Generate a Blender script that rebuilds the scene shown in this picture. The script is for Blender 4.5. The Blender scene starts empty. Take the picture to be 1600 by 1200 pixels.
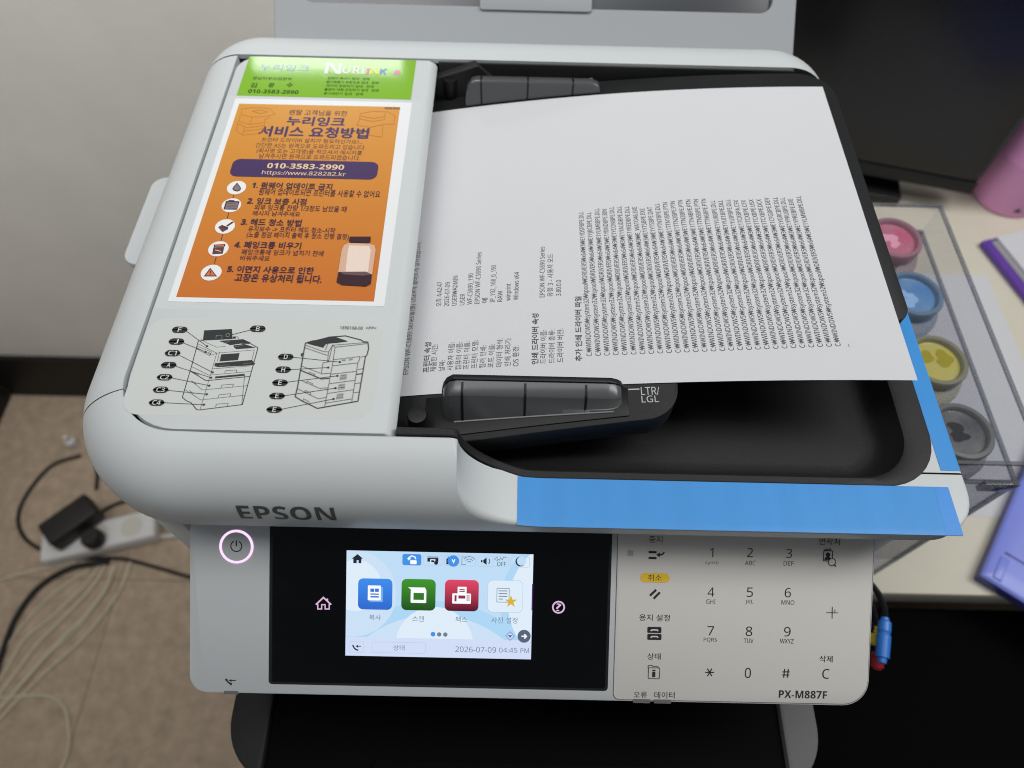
import bpy, bmesh, math, random
from mathutils import Vector, Matrix
random.seed(7)
SC = bpy.context.scene
COL = SC.collection
S, FLOOR = 0.001, 1090.0          # millimetres; z = 0 is the top of the printer, the floor is 1090 mm below

# ------------------------------------------------------------------ camera
F, CX, CY, H = 1110.0, 800.0, 600.0, 278.0
d = Vector((37, 1848, -1110.0)).normalized()
r = Vector((1, -.0225, (37 + 1848*-.0225)/1110)); r = (r - d*r.dot(d)).normalized()
u = r.cross(d)
M = Matrix((r, d, u))             # camera vector -> room vector
cam = bpy.data.cameras.new('camera')
cam.sensor_width = 36; cam.lens = 36*F/1600; cam.clip_start = .01; cam.clip_end = 50
cam.dof.use_dof = True; cam.dof.focus_distance = .345; cam.dof.aperture_fstop = 7.5
cam_o = bpy.data.objects.new('camera', cam); COL.objects.link(cam_o)
cam_o.matrix_world = Matrix.Translation((0, 0, (H+FLOOR)*S)) @ M.to_4x4()
SC.camera = cam_o

# ------------------------------------------------------------------ light
world = bpy.data.worlds.new('World'); SC.world = world; world.use_nodes = True
world.node_tree.nodes['Background'].inputs[0].default_value = (.86, .93, 1, 1)
world.node_tree.nodes['Background'].inputs[1].default_value = .10
def area(name, loc, target, sx, sy, power, colr, spread=180):
    l = bpy.data.lights.new(name, 'AREA'); l.shape = 'RECTANGLE'; l.size = sx; l.size_y = sy
    l.energy = power; l.color = colr; l.spread = math.radians(spread)
    o = bpy.data.objects.new(name, l); COL.objects.link(o)
    p = Vector((loc[0]*S, loc[1]*S, (loc[2]+FLOOR)*S)); t = Vector((target[0]*S, target[1]*S, (target[2]+FLOOR)*S))
    o.location = p; o.rotation_euler = (t-p).to_track_quat('-Z', 'Y').to_euler()
area('overhead_light', (-150, 330, 1450), (-100, 240, 0), 1.5, .8, 9.3, (1, .995, .98))
area('overhead_light', (1250, 300, 1450), (500, 300, -300), .5, 1.2, 17.5, (1, .995, .98))
area('overhead_light', (-750, 60, 1000), (-750, 774, 660), 1.2, .4, 7.9, (1, .99, .97), 140)  # added fill light, aimed at the back wall to brighten it
area('glare_light', (-217, 735, 235), (-217, 398, 0), .172, .020, .11, (.95, 1, .97))  # added light, placed only for the glare on the green sticker

vs = SC.view_settings
SC.display_settings.display_device = 'sRGB'
vs.view_transform = 'Standard'; vs.look = 'None'; vs.exposure = 0; vs.gamma = 1; vs.use_curve_mapping = False
SC.cycles.use_denoising = True; SC.cycles.filter_width = 1.05; SC.cycles.denoising_prefilter = 'NONE'
SC.cycles.max_bounces = 10; SC.cycles.transparent_max_bounces = 24

# ------------------------------------------------------------------ measuring helpers (room mm)
CAM = Vector((0, 0, H))
def ray(x, y): return M @ Vector(((x-CX)/F, -(y-CY)/F, -1))
def atz(x, y, z):
    w = ray(x, y); return CAM + w*((z-H)/w.z)
def atplane(x, y, p0, n):
    w = ray(x, y); return CAM + w*((p0-CAM).dot(n)/w.dot(n))
def V(p): return Vector((p[0]*S, p[1]*S, (p[2]+FLOOR)*S))
def lin(c):
    return tuple((v/255/12.92 if v/255 <= .04045 else ((v/255+.055)/1.055)**2.4) for v in c)
def A(*c): return tuple(min(.88, v/.77) for v in lin(c))     # surface colour of something that shows as c in this room's light

# ------------------------------------------------------------------ materials
def mat(name, col, rough=.5, spec=.5, bump=0, bscale=1500, var=0, vscale=40, emit=0, metal=0, trans=0, coat=0, vcol=None):
    m = bpy.data.materials.new(name); m.use_nodes = True
    nt = m.node_tree; b = nt.nodes['Principled BSDF']
    b.inputs['Base Color'].default_value = (*col, 1); b.inputs['Roughness'].default_value = rough
    b.inputs['Specular IOR Level'].default_value = spec; b.inputs['Metallic'].default_value = metal
    b.inputs['Transmission Weight'].default_value = trans; b.inputs['Coat Weight'].default_value = coat
    b.inputs['Coat Roughness'].default_value = .05
    if emit:
        b.inputs['Emission Color'].default_value = (*col, 1); b.inputs['Emission Strength'].default_value = emit
    tc = nt.nodes.new('ShaderNodeTexCoord') if bump or var else None
    if bump:
        n = nt.nodes.new('ShaderNodeTexNoise'); n.inputs['Scale'].default_value = bscale; n.inputs['Detail'].default_value = 3
        bp = nt.nodes.new('ShaderNodeBump'); bp.inputs['Strength'].default_value = bump; bp.inputs['Distance'].default_value = .0004
        nt.links.new(tc.outputs['Object'], n.inputs['Vector']); nt.links.new(n.outputs['Fac'], bp.inputs['Height'])
        nt.links.new(bp.outputs['Normal'], b.inputs['Normal'])
    if var:
        n = nt.nodes.new('ShaderNodeTexNoise'); n.inputs['Scale'].default_value = vscale; n.inputs['Detail'].default_value = 6
        n.inputs['Roughness'].default_value = .62
        rp = nt.nodes.new('ShaderNodeValToRGB'); rp.color_ramp.elements[0].position = .33; rp.color_ramp.elements[1].position = .67
        c2 = vcol or tuple(v*(1-var) for v in col)
        rp.color_ramp.elements[0].color = (*c2, 1); rp.color_ramp.elements[1].color = (*col, 1)
        nt.links.new(tc.outputs['Object'], n.inputs['Vector']); nt.links.new(n.outputs['Fac'], rp.inputs['Fac'])
        nt.links.new(rp.outputs['Color'], b.inputs['Base Color'])
    return m
def glow(name, c, k=1.0):
    m = bpy.data.materials.new(name); m.use_nodes = True; nt = m.node_tree
    b = nt.nodes['Principled BSDF']; b.inputs['Base Color'].default_value = (.004, .004, .005, 1)
    b.inputs['Roughness'].default_value = .12; b.inputs['Specular IOR Level'].default_value = .3
    b.inputs['Emission Color'].default_value = (*lin(c), 1); b.inputs['Emission Strength'].default_value = k
    return m
def clear(name, tint, amount, rough=.03, base=.08):
    """thin clear plastic: mostly lets the view through, a little of it reflects"""
    m = bpy.data.materials.new(name); m.use_nodes = True; nt = m.node_tree; nt.nodes.remove(nt.nodes['Principled BSDF'])
    out = nt.nodes['Material Output']
    t = nt.nodes.new('ShaderNodeBsdfTransparent'); t.inputs[0].default_value = (*tint, 1)
    g = nt.nodes.new('ShaderNodeBsdfGlossy'); g.inputs['Roughness'].default_value = rough
    dd = nt.nodes.new('ShaderNodeBsdfDiffuse'); dd.inputs[0].default_value = (.62, .62, .64, 1)
    fr = nt.nodes.new('ShaderNodeFresnel'); fr.inputs[0].default_value = 1.35
    mx0 = nt.nodes.new('ShaderNodeMixShader'); mx0.inputs[0].default_value = base
    mx = nt.nodes.new('ShaderNodeMixShader')
    nt.links.new(t.outputs[0], mx0.inputs[1]); nt.links.new(dd.outputs[0], mx0.inputs[2])
    mul = nt.nodes.new('ShaderNodeMath'); mul.operation = 'MULTIPLY'; mul.inputs[1].default_value = amount
    ge = nt.nodes.new('ShaderNodeNewGeometry'); fm = nt.nodes.new('ShaderNodeMath'); fm.operation = 'SUBTRACT'; fm.inputs[0].default_value = 1
    nt.links.new(ge.outputs['Backfacing'], fm.inputs[1]); f2 = nt.nodes.new('ShaderNodeMath'); f2.operation = 'MULTIPLY'
    nt.links.new(fr.outputs[0], f2.inputs[0]); nt.links.new(fm.outputs[0], f2.inputs[1]); nt.links.new(f2.outputs[0], mul.inputs[0]); nt.links.new(mul.outputs[0], mx.inputs[0])
    nt.links.new(mx0.outputs[0], mx.inputs[1]); nt.links.new(g.outputs[0], mx.inputs[2]); nt.links.new(mx.outputs[0], out.inputs[0])
    return m

PANELW = mat('panel_white', A(175, 178, 180), .45, .3, bump=.05, bscale=2200)
WHITE = mat('printer_white', A(184, 188, 189), .42, .35, bump=.05, bscale=2200, var=.03, vscale=9)
WHITE2 = mat('printer_support_shaded', A(138, 141, 144), .5, .3, bump=.05, bscale=2200)  # darkened so the colour carries the shade of a steeper plate
KEYGREY = mat('keypad_grey', A(195, 192, 187), .48, .3, bump=.04, bscale=2600)
BLACK = mat('black_plastic', (.024, .024, .025), .5, .3, bump=.35, bscale=2600, var=.3, vscale=1400, vcol=(.015, .015, .016))
NIGHT = mat('black_matt_plastic', (.0025, .0025, .003), .75, .06, bump=.2, bscale=2000)
BLACKS = mat('black_smooth_plastic', (.009, .009, .010), .42, .3, bump=.1, bscale=1800)
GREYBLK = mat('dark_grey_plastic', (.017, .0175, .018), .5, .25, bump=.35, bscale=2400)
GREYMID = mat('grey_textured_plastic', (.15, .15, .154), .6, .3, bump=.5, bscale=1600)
GUIDE = mat('smoke_grey_plastic', (.085, .088, .094), .24, .55, bump=.03, bscale=900)
GLINT = mat('smoke_grey_glint', (.22, .225, .235), .3, .5)  # lighter grey that paints a highlight on the guide's bottom edge
GLASS = mat('black_glass', (.002, .002, .003), .06, .4)
gn = GLASS.node_tree; g1 = gn.nodes.new('ShaderNodeTexNoise'); g1.inputs['Scale'].default_value = 55; g1.inputs['Detail'].default_value = 4
g2 = gn.nodes.new('ShaderNodeMapRange'); g2.inputs['From Min'].default_value = .45; g2.inputs['From Max'].default_value = .75; g2.inputs['To Min'].default_value = .04; g2.inputs['To Max'].default_value = .3
g0 = gn.nodes.new('ShaderNodeTexCoord'); gn.links.new(g0.outputs['Object'], g1.inputs['Vector']); gn.links.new(g1.outputs['Fac'], g2.inputs['Value']); gn.links.new(g2.outputs[0], gn.nodes['Principled BSDF'].inputs['Roughness'])
TAPE = mat('blue_tape', A(56, 136, 204), .42, .35, bump=.07, bscale=700, var=.07, vscale=12)
TN = TAPE.node_tree
for n_ in [n for n in TN.nodes if n.type == 'TEX_NOISE']:
    mp_ = TN.nodes.new('ShaderNodeMapping'); mp_.inputs['Scale'].default_value = (1.0, .03, .03) if n_.inputs['Scale'].default_value > 100 else (6, .3, .3)
    TN.links.new(TN.nodes['Texture Coordinate'].outputs['Object'], mp_.inputs[0]); TN.links.new(mp_.outputs[0], n_.inputs['Vector'])
TAPE2 = mat('blue_tape_folded', A(56, 131, 206), .4, .4, bump=.08, bscale=600)
PAPER = mat('white_paper', A(191, 192, 195), .8, .15, bump=.06, bscale=1800, var=.012, vscale=25)
INK = mat('print_ink', (.085, .085, .09), .7, .2)
DARKINK = mat('panel_ink', (.028, .028, .032), .6, .3)
PINK = mat('pink_steel', A(216, 150, 198), .33, .5, bump=.05, bscale=500)

# ------------------------------------------------------------------ mesh building
class MB:
    def __init__(s): s.v, s.f, s.m, s.mats = [], [], [], []
    def mi(s, m):
        if m not in s.mats: s.mats.append(m)
        return s.mats.index(m)
    def add(s, vs_, fs, m):
        k = len(s.v); i = s.mi(m); s.v += [tuple(p) for p in vs_]
        for f in fs: s.f.append([k+a for a in f]); s.m.append(i)
        return s
    def box(s, x0, x1, y0, y1, z0, z1, m):
        return s.add([(x0,y0,z0),(x1,y0,z0),(x1,y1,z0),(x0,y1,z0),(x0,y0,z1),(x1,y0,z1),(x1,y1,z1),(x0,y1,z1)],
              [(0,3,2,1),(4,5,6,7),(0,1,5,4),(1,2,6,5),(2,3,7,6),(3,0,4,7)], m)
    def obox(s, c, ax, ay, az, m):      # oriented box: centre and three half axes
        c = Vector(c); ax, ay, az = Vector(ax), Vector(ay), Vector(az)
        P = [c-ax-ay-az, c+ax-ay-az, c+ax+ay-az, c-ax+ay-az, c-ax-ay+az, c+ax-ay+az, c+ax+ay+az, c-ax+ay+az]
        return s.add(P, [(0,3,2,1),(4,5,6,7),(0,1,5,4),(1,2,6,5),(2,3,7,6),(3,0,4,7)], m)
    def loft(s, loops, m, closed=True, cap0=False, cap1=False):
        n = len(loops[0]); vs_ = [p for L in loops for p in L]; fs = []
        for i in range(len(loops)-1):
            for j in range(n if closed else n-1):
                a, b = i*n+j, i*n+(j+1) % n
                fs.append((a, b, b+n, a+n))
        if cap0: fs.append(tuple(range(n))[::-1])
        if cap1: fs.append(tuple(range((len(loops)-1)*n, len(loops)*n)))
        return s.add(vs_, fs, m)
    def prism(s, poly, z0, z1, m, fn=None):
        fn = fn or (lambda x, y, z: (x, y, z))
        return s.loft([[fn(x, y, z0) for x, y in poly], [fn(x, y, z1) for x, y in poly]], m, True, True, True)
    def tube(s, pts, r, m, n=10):
        pts = [Vector(p) for p in pts]; loops = []; prev = None
        for i, p in enumerate(pts):
            t = (pts[min(i+1, len(pts)-1)]-pts[max(i-1, 0)]).normalized()
            a = prev - t*prev.dot(t) if prev is not None else t.orthogonal()
            a.normalize(); prev = a; b = t.cross(a)
            rr = r[i] if isinstance(r, (list, tuple)) else r
            loops.append([p + (a*math.cos(k*2*math.pi/n)+b*math.sin(k*2*math.pi/n))*rr for k in range(n)])
        return s.loft(loops, m, True, True, True)
    def lathe(s, cx, cy, prof, m, n=40):
        loops = [[(cx+rr*math.cos(k*2*math.pi/n), cy+rr*math.sin(k*2*math.pi/n), z) for k in range(n)] for rr, z in prof]
        return s.loft(loops, m, True, True, True)
ORG = {}
def empty(name, loc, label=None, cat=None, group=None):
    o = bpy.data.objects.new(name, None); COL.objects.link(o); o.empty_display_size = .05
    o.location = V(loc); ORG[o.name] = V(loc)
    if label: tag(o, label, cat, group)
    return o
def tag(o, label, cat=None, group=None, kind=None):
    if label: o['label'] = label
    if cat: o['category'] = cat
    if group: o['group'] = group
    if kind: o['kind'] = kind
    return o
def build(mb, name, parent=None, loc=None, bevel=0, seg=2, ang=35, smooth=True, sub=0, label=None):
    me = bpy.data.meshes.new(name); org = ORG[parent.name] if parent else V(loc)
    me.from_pydata([V(p)-org for p in mb.v], [], mb.f)
    for m in mb.mats: me.materials.append(m)
    me.polygons.foreach_set('material_index', mb.m)
    o = bpy.data.objects.new(name, me); COL.objects.link(o)
    ORG[o.name] = org
    if parent: o.parent = parent
    else: o.location = org
    if bevel:
        bm = bmesh.new(); bm.from_mesh(me); bmesh.ops.remove_doubles(bm, verts=bm.verts, dist=1e-6)
        bmesh.ops.recalc_face_normals(bm, faces=bm.faces)
        es = [e for e in bm.edges if len(e.link_faces) == 2 and e.calc_face_angle(0) > math.radians(ang)]
        bmesh.ops.bevel(bm, geom=es, offset=bevel*S, segments=seg, profile=.5, affect='EDGES', clamp_overlap=True)
        bm.to_mesh(me); bm.free()
    if smooth:
        me.shade_smooth(); me.set_sharp_from_angle(angle=math.radians(ang))
    if sub:
        md = o.modifiers.new('sub', 'SUBSURF'); md.levels = md.render_levels = sub
    if label: o['label'] = label
    return o
def rrect(x0, x1, y0, y1, rad, n=7):
    """rounded rectangle, ccw from the front-left corner; rad = one radius or (fl, fr, br, bl)"""
    if not isinstance(rad, (tuple, list)): rad = (rad,)*4
    cs = [(x0+rad[0], y0+rad[0], 180, rad[0]), (x1-rad[1], y0+rad[1], 270, rad[1]), (x1-rad[2], y1-rad[2], 0, rad[2]), (x0+rad[3], y1-rad[3], 90, rad[3])]
    P = []
    for cx, cy, a, q in cs:
        for k in range(n+1):
            t = math.radians(a+90*k/n); P.append((cx+q*math.cos(t), cy+q*math.sin(t)))
    return P
_tc = {}
def sans(t, heavy):
    """plain letters and digits in the humanist sans cut of the built-in font stack"""
    o = ''
    for c in t:
        if 'A' <= c <= 'Z': o += chr((0x1D5D4 if heavy else 0x1D5A0)+ord(c)-65)
        elif 'a' <= c <= 'z': o += chr((0x1D5EE if heavy else 0x1D5BA)+ord(c)-97)
        elif '0' <= c <= '9': o += chr((0x1D7EC if heavy else 0x1D7E2)+ord(c)-48)
        else: o += c
    return o
def glyphs(s, bold=0.0, shear=0.0):
    key = (s, bold >= .01, shear)
    if key not in _tc:
        cu = bpy.data.curves.new('t', 'FONT'); cu.body = sans(s, bold >= .01); cu.size = 1; cu.resolution_u = 2; cu.shear = shear
        o = bpy.data.objects.new('t', cu); m = o.to_mesh()
        _tc[key] = ([(v.co.x, v.co.y) for v in m.vertices], [tuple(p.vertices) for p in m.polygons])
        o.to_mesh_clear(); bpy.data.objects.remove(o); bpy.data.curves.remove(cu)
    return _tc[key]

class Ink:
    """flat print on a real surface: shapes measured in a crop of the photograph, carried to the surface's own millimetres"""
    def __init__(s, to_uv, to_xyz, base=.05):
        s.to_uv, s.to_xyz, s.k, s.mb = to_uv, to_xyz, base, MB(); s.R = (0, 0, 1)
    def reg(s, ox, oy, sc): s.R = (ox, oy, sc); return s
    def uv(s, x, y): return s.to_uv(s.R[0]+x*s.R[2], s.R[1]+y*s.R[2])
    def out(s, pts, fs, m):
        s.k += .004; s.mb.add([s.to_xyz(a, b, s.k) for a, b in pts], fs, m)
    def bbox(s, xl, yt, xr, yb):
        xm, ym = (xl+xr)/2, (yt+yb)/2
        a, b = s.uv(xl, ym), s.uv(xr, ym); c, e = s.uv(xm, yb), s.uv(xm, yt)
        return a[0], b[0], c[1], e[1]
    def text(s, st, xl, yt, xr, yb, m, bold=0.0, shear=0.0, cut=0):
        u0, u1, v0, v1 = s.bbox(xl, yt, xr, yb); vs_, fs = glyphs(st, bold, shear)
        ax, bx = min(p[0] for p in vs_), max(p[0] for p in vs_); ay, by = min(p[1] for p in vs_), max(p[1] for p in vs_)
        if cut:
            bm = bmesh.new(); bv = [bm.verts.new((p[0], p[1], 0)) for p in vs_]
            for f in fs:
                try: bm.faces.new([bv[i] for i in f])
                except ValueError: pass
            for k in range(1, cut): bmesh.ops.bisect_plane(bm, geom=bm.verts[:]+bm.edges[:]+bm.faces[:], plane_co=(0, ay+(by-ay)*k/cut, 0), plane_no=(0, 1, 0))
            bm.verts.index_update(); vs_ = [(v.co.x, v.co.y) for v in bm.verts]; fs = [tuple(v.index for v in f.verts) for f in bm.faces]; bm.free()
        su, sv = (u1-u0)/(bx-ax), (v1-v0)/(by-ay); b = 0 if st.isascii() else max(0, bold)*.9
        for ox, oy in (((0, 0), (b, 0), (-b, 0), (0, b), (0, -b)) if b >= .01 else ((0, 0),)):
            s.out([(u0+(p[0]-ax+ox)*su, v0+(p[1]-ay+oy)*sv) for p in vs_], fs, m)
    def rect(s, xl, yt, xr, yb, m, rad=0):
        u0, u1, v0, v1 = s.bbox(xl, yt, xr, yb)
        P = rrect(u0, u1, v0, v1, rad, 5) if rad else [(u0, v0), (u1, v0), (u1, v1), (u0, v1)]
        s.out(P, [tuple(range(len(P)))], m)
    def frame(s, xl, yt, xr, yb, m, w=.3, rad=0):
        u0, u1, v0, v1 = s.bbox(xl, yt, xr, yb); rad = max(rad, w*1.2)
        O = rrect(u0, u1, v0, v1, rad, 5); I = rrect(u0+w, u1-w, v0+w, v1-w, max(.05, rad-w), 5); n = len(O)
        s.out(O+I, [(j, (j+1) % n, n+(j+1) % n, n+j) for j in range(n)], m)
    def poly(s, pts, m): 
        P = [s.uv(*p) for p in pts]; s.out(P, [tuple(range(len(P)))], m)
    def disc(s, x, y, rad, m, inner=0, a0=0, a1=360, n=28, sq=1):
        c = s.uv(x, y); P = [(c[0]+rad*math.cos(math.radians(a0+(a1-a0)*k/n)), c[1]+sq*rad*math.sin(math.radians(a0+(a1-a0)*k/n))) for k in range(n+1)]
        if inner:
            Q = [(c[0]+inner*math.cos(math.radians(a0+(a1-a0)*k/n)), c[1]+inner*math.sin(math.radians(a0+(a1-a0)*k/n))) for k in range(n+1)]
            s.out(P+Q, [(j, j+1, n+2+j, n+1+j) for j in range(n)], m)
        else:
            if a1-a0 >= 360: P = P[:-1]
            s.out(P, [tuple(range(len(P)))], m)
    def line(s, pts, w, m, uvs=False):
        P = [Vector(p if uvs else s.uv(*p)) for p in pts]; L, R_ = [], []
        for i, p in enumerate(P):
            a = (p-P[i-1]).normalized() if i else None; b = (P[i+1]-p).normalized() if i < len(P)-1 else None
            t = ((a or b)+(b or a)).normalized() if (a is None or b is None or (a+b).length > .3) else b
            nrm = Vector((-t.y, t.x)); k = 1/max(.5, abs(nrm.dot(Vector((-(b or a).y, (b or a).x)))))
            L.append(p+nrm*w/2*k); R_.append(p-nrm*w/2*k)
        n = len(P); s.out([tuple(q) for q in L+R_], [(j, j+1, n+j+1, n+j) for j in range(n-1)], m)
def struct(o): o['kind'] = 'structure'; return o

# ================================================================== the room
floor_m = mat('floor_vinyl', A(184, 164, 143), .55, .35, bump=.25, bscale=500, var=.30, vscale=42)
nt = floor_m.node_tree                          # faint joints of the 450 mm tiles
tc = [n for n in nt.nodes if n.type == 'TEX_COORD'][0]; sep = nt.nodes.new('ShaderNodeSeparateXYZ'); nt.links.new(tc.outputs['Object'], sep.inputs[0])
def joint(sock, off):
    a = nt.nodes.new('ShaderNodeMath'); a.operation = 'ADD'; a.inputs[1].default_value = off; nt.links.new(sock, a.inputs[0])
    b = nt.nodes.new('ShaderNodeMath'); b.operation = 'PINGPONG'; b.inputs[1].default_value = .225; nt.links.new(a.outputs[0], b.inputs[0])
    c = nt.nodes.new('ShaderNodeMath'); c.operation = 'LESS_THAN'; c.inputs[1].default_value = .0011; nt.links.new(b.outputs[0], c.inputs[0]); return c
ja, jb = joint(sep.outputs[0], .735), joint(sep.outputs[1], -.366)
mx = nt.nodes.new('ShaderNodeMath'); mx.operation = 'MAXIMUM'; nt.links.new(ja.outputs[0], mx.inputs[0]); nt.links.new(jb.outputs[0], mx.inputs[1])
mc = nt.nodes.new('ShaderNodeMix'); mc.data_type = 'RGBA'; mc.inputs[7].default_value = (*A(126, 112, 98), 1)
rp = [n for n in nt.nodes if n.type == 'VALTORGB'][0]
nt.links.new(mx.outputs[0], mc.inputs[0]); nt.links.new(rp.outputs[0], mc.inputs[6]); nt.links.new(mc.outputs[2], nt.nodes['Principled BSDF'].inputs['Base Color'])
fl = MB(); fl.add([(-1600, -1500, -1090), (4000, -1500, -1090), (4000, 900, -1090), (-1600, 900, -1090)], [(0, 1, 2, 3)], floor_m)
struct(build(fl, 'floor', loc=(0, 0, -1090), smooth=False))
wall_m = mat('wall_paint', A(216, 213, 208), .7, .25, bump=.9, bscale=55, var=.07, vscale=7)
base_m = mat('baseboard_black', (.012, .011, .011), .5, .3)
w = MB(); w.box(-1600, 4000, 774, 850, -1090, 230, wall_m); struct(build(w, 'back_wall', loc=(0, 774, -1090)))
w = MB(); w.box(-1200, -1103, -1500, 773, -1090, 230, wall_m); struct(build(w, 'side_wall', loc=(-1100, 0, -1090)))
w = MB(); w.box(-1090, 4000, 764, 773.5, -1090, -942, base_m); struct(build(w, 'baseboard', loc=(0, 768, -1090)))
w = MB(); w.box(-1102.5, -1091, -1500, 763, -1090, -942, base_m); struct(build(w, 'baseboard', loc=(-1050, 0, -1090)))

# desk
DZ = -357
desk_m = mat('desk_laminate', A(197, 192, 176), .5, .3, bump=.05, bscale=300, var=.04, vscale=30)
desk = empty('desk', (400, 470, -1090), 'beige laminate desk carrying the printer and the ink box', 'desk')
t = MB(); t.box(-170, 1200, 172, 762, DZ-28, DZ, desk_m); build(t, 'desktop', desk, bevel=2)
dkm = mat('desk_panel_black', (.002, .002, .002), .85, .05)
t = MB(); t.box(-165, -140, 200, 755, -1090, DZ-28, dkm); build(t, 'side_panel', desk)
t = MB(); t.box(1160, 1185, 200, 755, -1090, DZ-28, dkm); build(t, 'side_panel', desk)
t = MB(); t.box(-140, 1160, 700, 716, -1000, DZ-28, dkm); build(t, 'modesty_panel', desk)
cab = empty('drawer_cabinet', (450, 0, -1090), 'low black cabinet standing below the front edge of the desk', 'cabinet')
t = MB(); t.box(95, 900, -300, 171, -1090, -400, dkm); build(t, 'carcass', cab, bevel=4)
t = MB(); t.box(110, 890, -317, -300, -800, -575, dkm); t2 = build(t, 'drawer', cab, bevel=2)
t = MB(); t.box(400, 600, -332, -317, -690, -678, GREYMID); build(t, 'handle', t2, bevel=2)

# ================================================================== the printer
PR = empty('printer', (7, 280, DZ), 'white multifunction printer with blue tape along its document tray', 'printer')
R = 31.0; FY, LX, RX, BY = 110.7, -203.5, 217.4, 443.0; LIP = -31.0
def zr(x):
    if x <= -26: return 0.0
    if x < -21.9: return -2.25*(1-math.sqrt(max(0, 1-((x+26)/4.15)**2)))
    if x >= 18: return LIP
    return LIP*math.sqrt(max(0, 1-((18-x)/40)**2))
def sect(st, drop=12, rf=2.2):
    if len(st) > 7: rf = st[7]; st = st[:7]
    px, py, nx, ny, qx, qy, z = st
    wq = math.hypot(qx-px, qy-py)
    a0 = math.acos(max(-1, min(1, (z+R)/R)))
    if z > -.5: a0 = max(a0, math.asin(max(0, (R-wq)/R))+.02)
    def arc(a):
        return (R-R*math.sin(a), -R+R*math.cos(a)) if a <= math.pi/2 else (0, -R-(a-math.pi/2)*R)
    oc, zc = arc(a0); e = arc(a0+rf/R); r1 = min(rf, max(.2, (wq-oc)*.4))
    p0 = (oc+r1, z if z < -.5 else zc+.02); pts = []
    for k in range(5):
        q = k/4; pts.append(tuple((1-q)**2*p0[i]+2*q*(1-q)*(oc, zc)[i]+q*q*e[i] for i in (0, 1)))
    a1 = a0+rf/R; a2 = max(math.pi/2, a1)+.02
    for k in range(1, 25): pts.append(arc(a1+(a2-a1)*k/24))
    pts += [(0, -38.6), (.5, -40.2), (2, -41.2), (14, -41.4)]
    return [(qx, qy, z-drop), (qx, qy, z)] + [(px-nx*o, py-ny*o, zz) for o, zz in pts]
def corner(cx, cy, rad, a0, a1, rq, n, z, qc=None):
    out = []
    for k in range(n+1):
        t = math.radians(a0+(a1-a0)*k/n); c, s_ = math.cos(t), math.sin(t); q = qc or (cx, cy)
        zz = z(k/n) if callable(z) else z
        out.append((cx+rad*c, cy+rad*s_, c, s_, q[0]+rq*c, q[1]+rq*s_, zz))
    return out
# front housing: left seam -> front-left corner -> front -> swoop down to the tray lip -> right corner
st = [(LX, 152.5, -1, 0, -174.5, 152.5, 0), (LX, 167.7, -1, 0, -174.5, 167.7, 0)]
st = [(LX, 151.5, -1, 0, -174.2, 151.5, 0)]
LCX, LCY, LR = -146.5, 167.7, 57.0
st = []
for s_ in corner(LCX, LCY, LR, 196.5, 270, LR-28.6, 14, 0): st.append(s_)
for x in (-120, -90, -60, -40, -30, -26, -25, -24, -23.2, -22.6, -22.2): st.append((x, FY, 0, -1, x, 138.9, zr(x)))
st.append((-21.95, FY, 0, -1, -21.95, 138.9, zr(-21.95)))
for k in range(1, 15):
    t = math.pi/2*k/14; x = 18-40*math.cos(t); st.append((x, FY, 0, -1, x, 138.9-2.9*min(1, k/8), zr(x), 6.5-4.3*min(1, k/12)))
for k in range(1, 9):
    x = 18+(195.4-18)*k/8; st.append((x, FY, 0, -1, 18+(181-18)*k/8, 136, LIP))
st += [(a_, b_, c_, d_, min(e_, 197), min(f_, 140.6), g_) for a_, b_, c_, d_, e_, f_, g_ in corner(195.4, 132.7, 22, -90, 0, 24, 10, LIP, (181, 160))[1:]]
st.append((RX, 140.7, 1, 0, 198, 140.7, LIP))
mb = MB(); mb.loft([sect(s_) for s_ in st], WHITE, closed=False)
HOUS = build(mb, 'front_housing', PR, ang=38)
# EPSON on the bullnose
def arcpos(x, y):
    best = min((k*.002 for k in range(100, 780)), key=lambda a: abs(ray(x, y).z*(FY+R-R*math.sin(a)) - ray(x, y).y*(-R+R*math.cos(a)-H)))
    Y = FY+R-R*math.sin(best); w_ = ray(x, y); return (w_.x*Y/w_.y, -R*best)
def arcxyz(a, b, k):
    t = -b/R; return (a, FY+R-(R+k)*math.sin(t), -R+(R+k)*math.cos(t))
ik = Ink(arcpos, arcxyz, .08)
LOGO = mat('logo_grey', (.075, .077, .08), .4, .5)
ik.text('EPSON', 372, 791, 523, 811.5, LOGO, bold=.03, cut=10)
build(ik.mb, 'lettering', HOUS, smooth=False)

# left strip, rear ridge, right strip of the lid
def strip(name, stations, drop=12):
    mb = MB(); mb.loft([sect(s_, drop) for s_ in stations], WHITE, closed=False); return build(mb, name, PR, ang=38)
strip('side_strip', corner(LCX, LCY, LR, 195.6, 180, LR-28.6, 6, 0) + [(LX, y, -1, 0, -174.5, y, 0) for y in (200, 260, 330, 380, 402.4)])
st = [(LX, 404, -1, 0, -176, 404.2, 0)]
st += corner(-151.5, 391, 52, 180, 90, 24, 12, 0, (-151.5, 391))
st = [(LX, 403.6, -1, 0, -175.6, 403.6, 0)]
BR_ = 39.4
st += [(LX+BR_+BR_*math.cos(math.radians(a)), BY-BR_+BR_*math.sin(math.radians(a)), math.cos(math.radians(a)), math.sin(math.radians(a)),
        LX+28+ (k/10)*12, 403.7, 0) for k, a in enumerate(range(180, 89, -9))]
for x in (-120, -60, 0, 60, 120): st.append((x, BY, 0, 1, x, 403.7, 0))
for k, a in enumerate(range(90, -1, -9)):
    c, s_ = math.cos(math.radians(a)), math.sin(math.radians(a)); q = k/10
    st.append((203.5-BR_+BR_*c, BY-BR_+BR_*s_, c, s_, 163+12*q, 403.7, 0))
strip('rear_ridge', st, 3)
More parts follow.
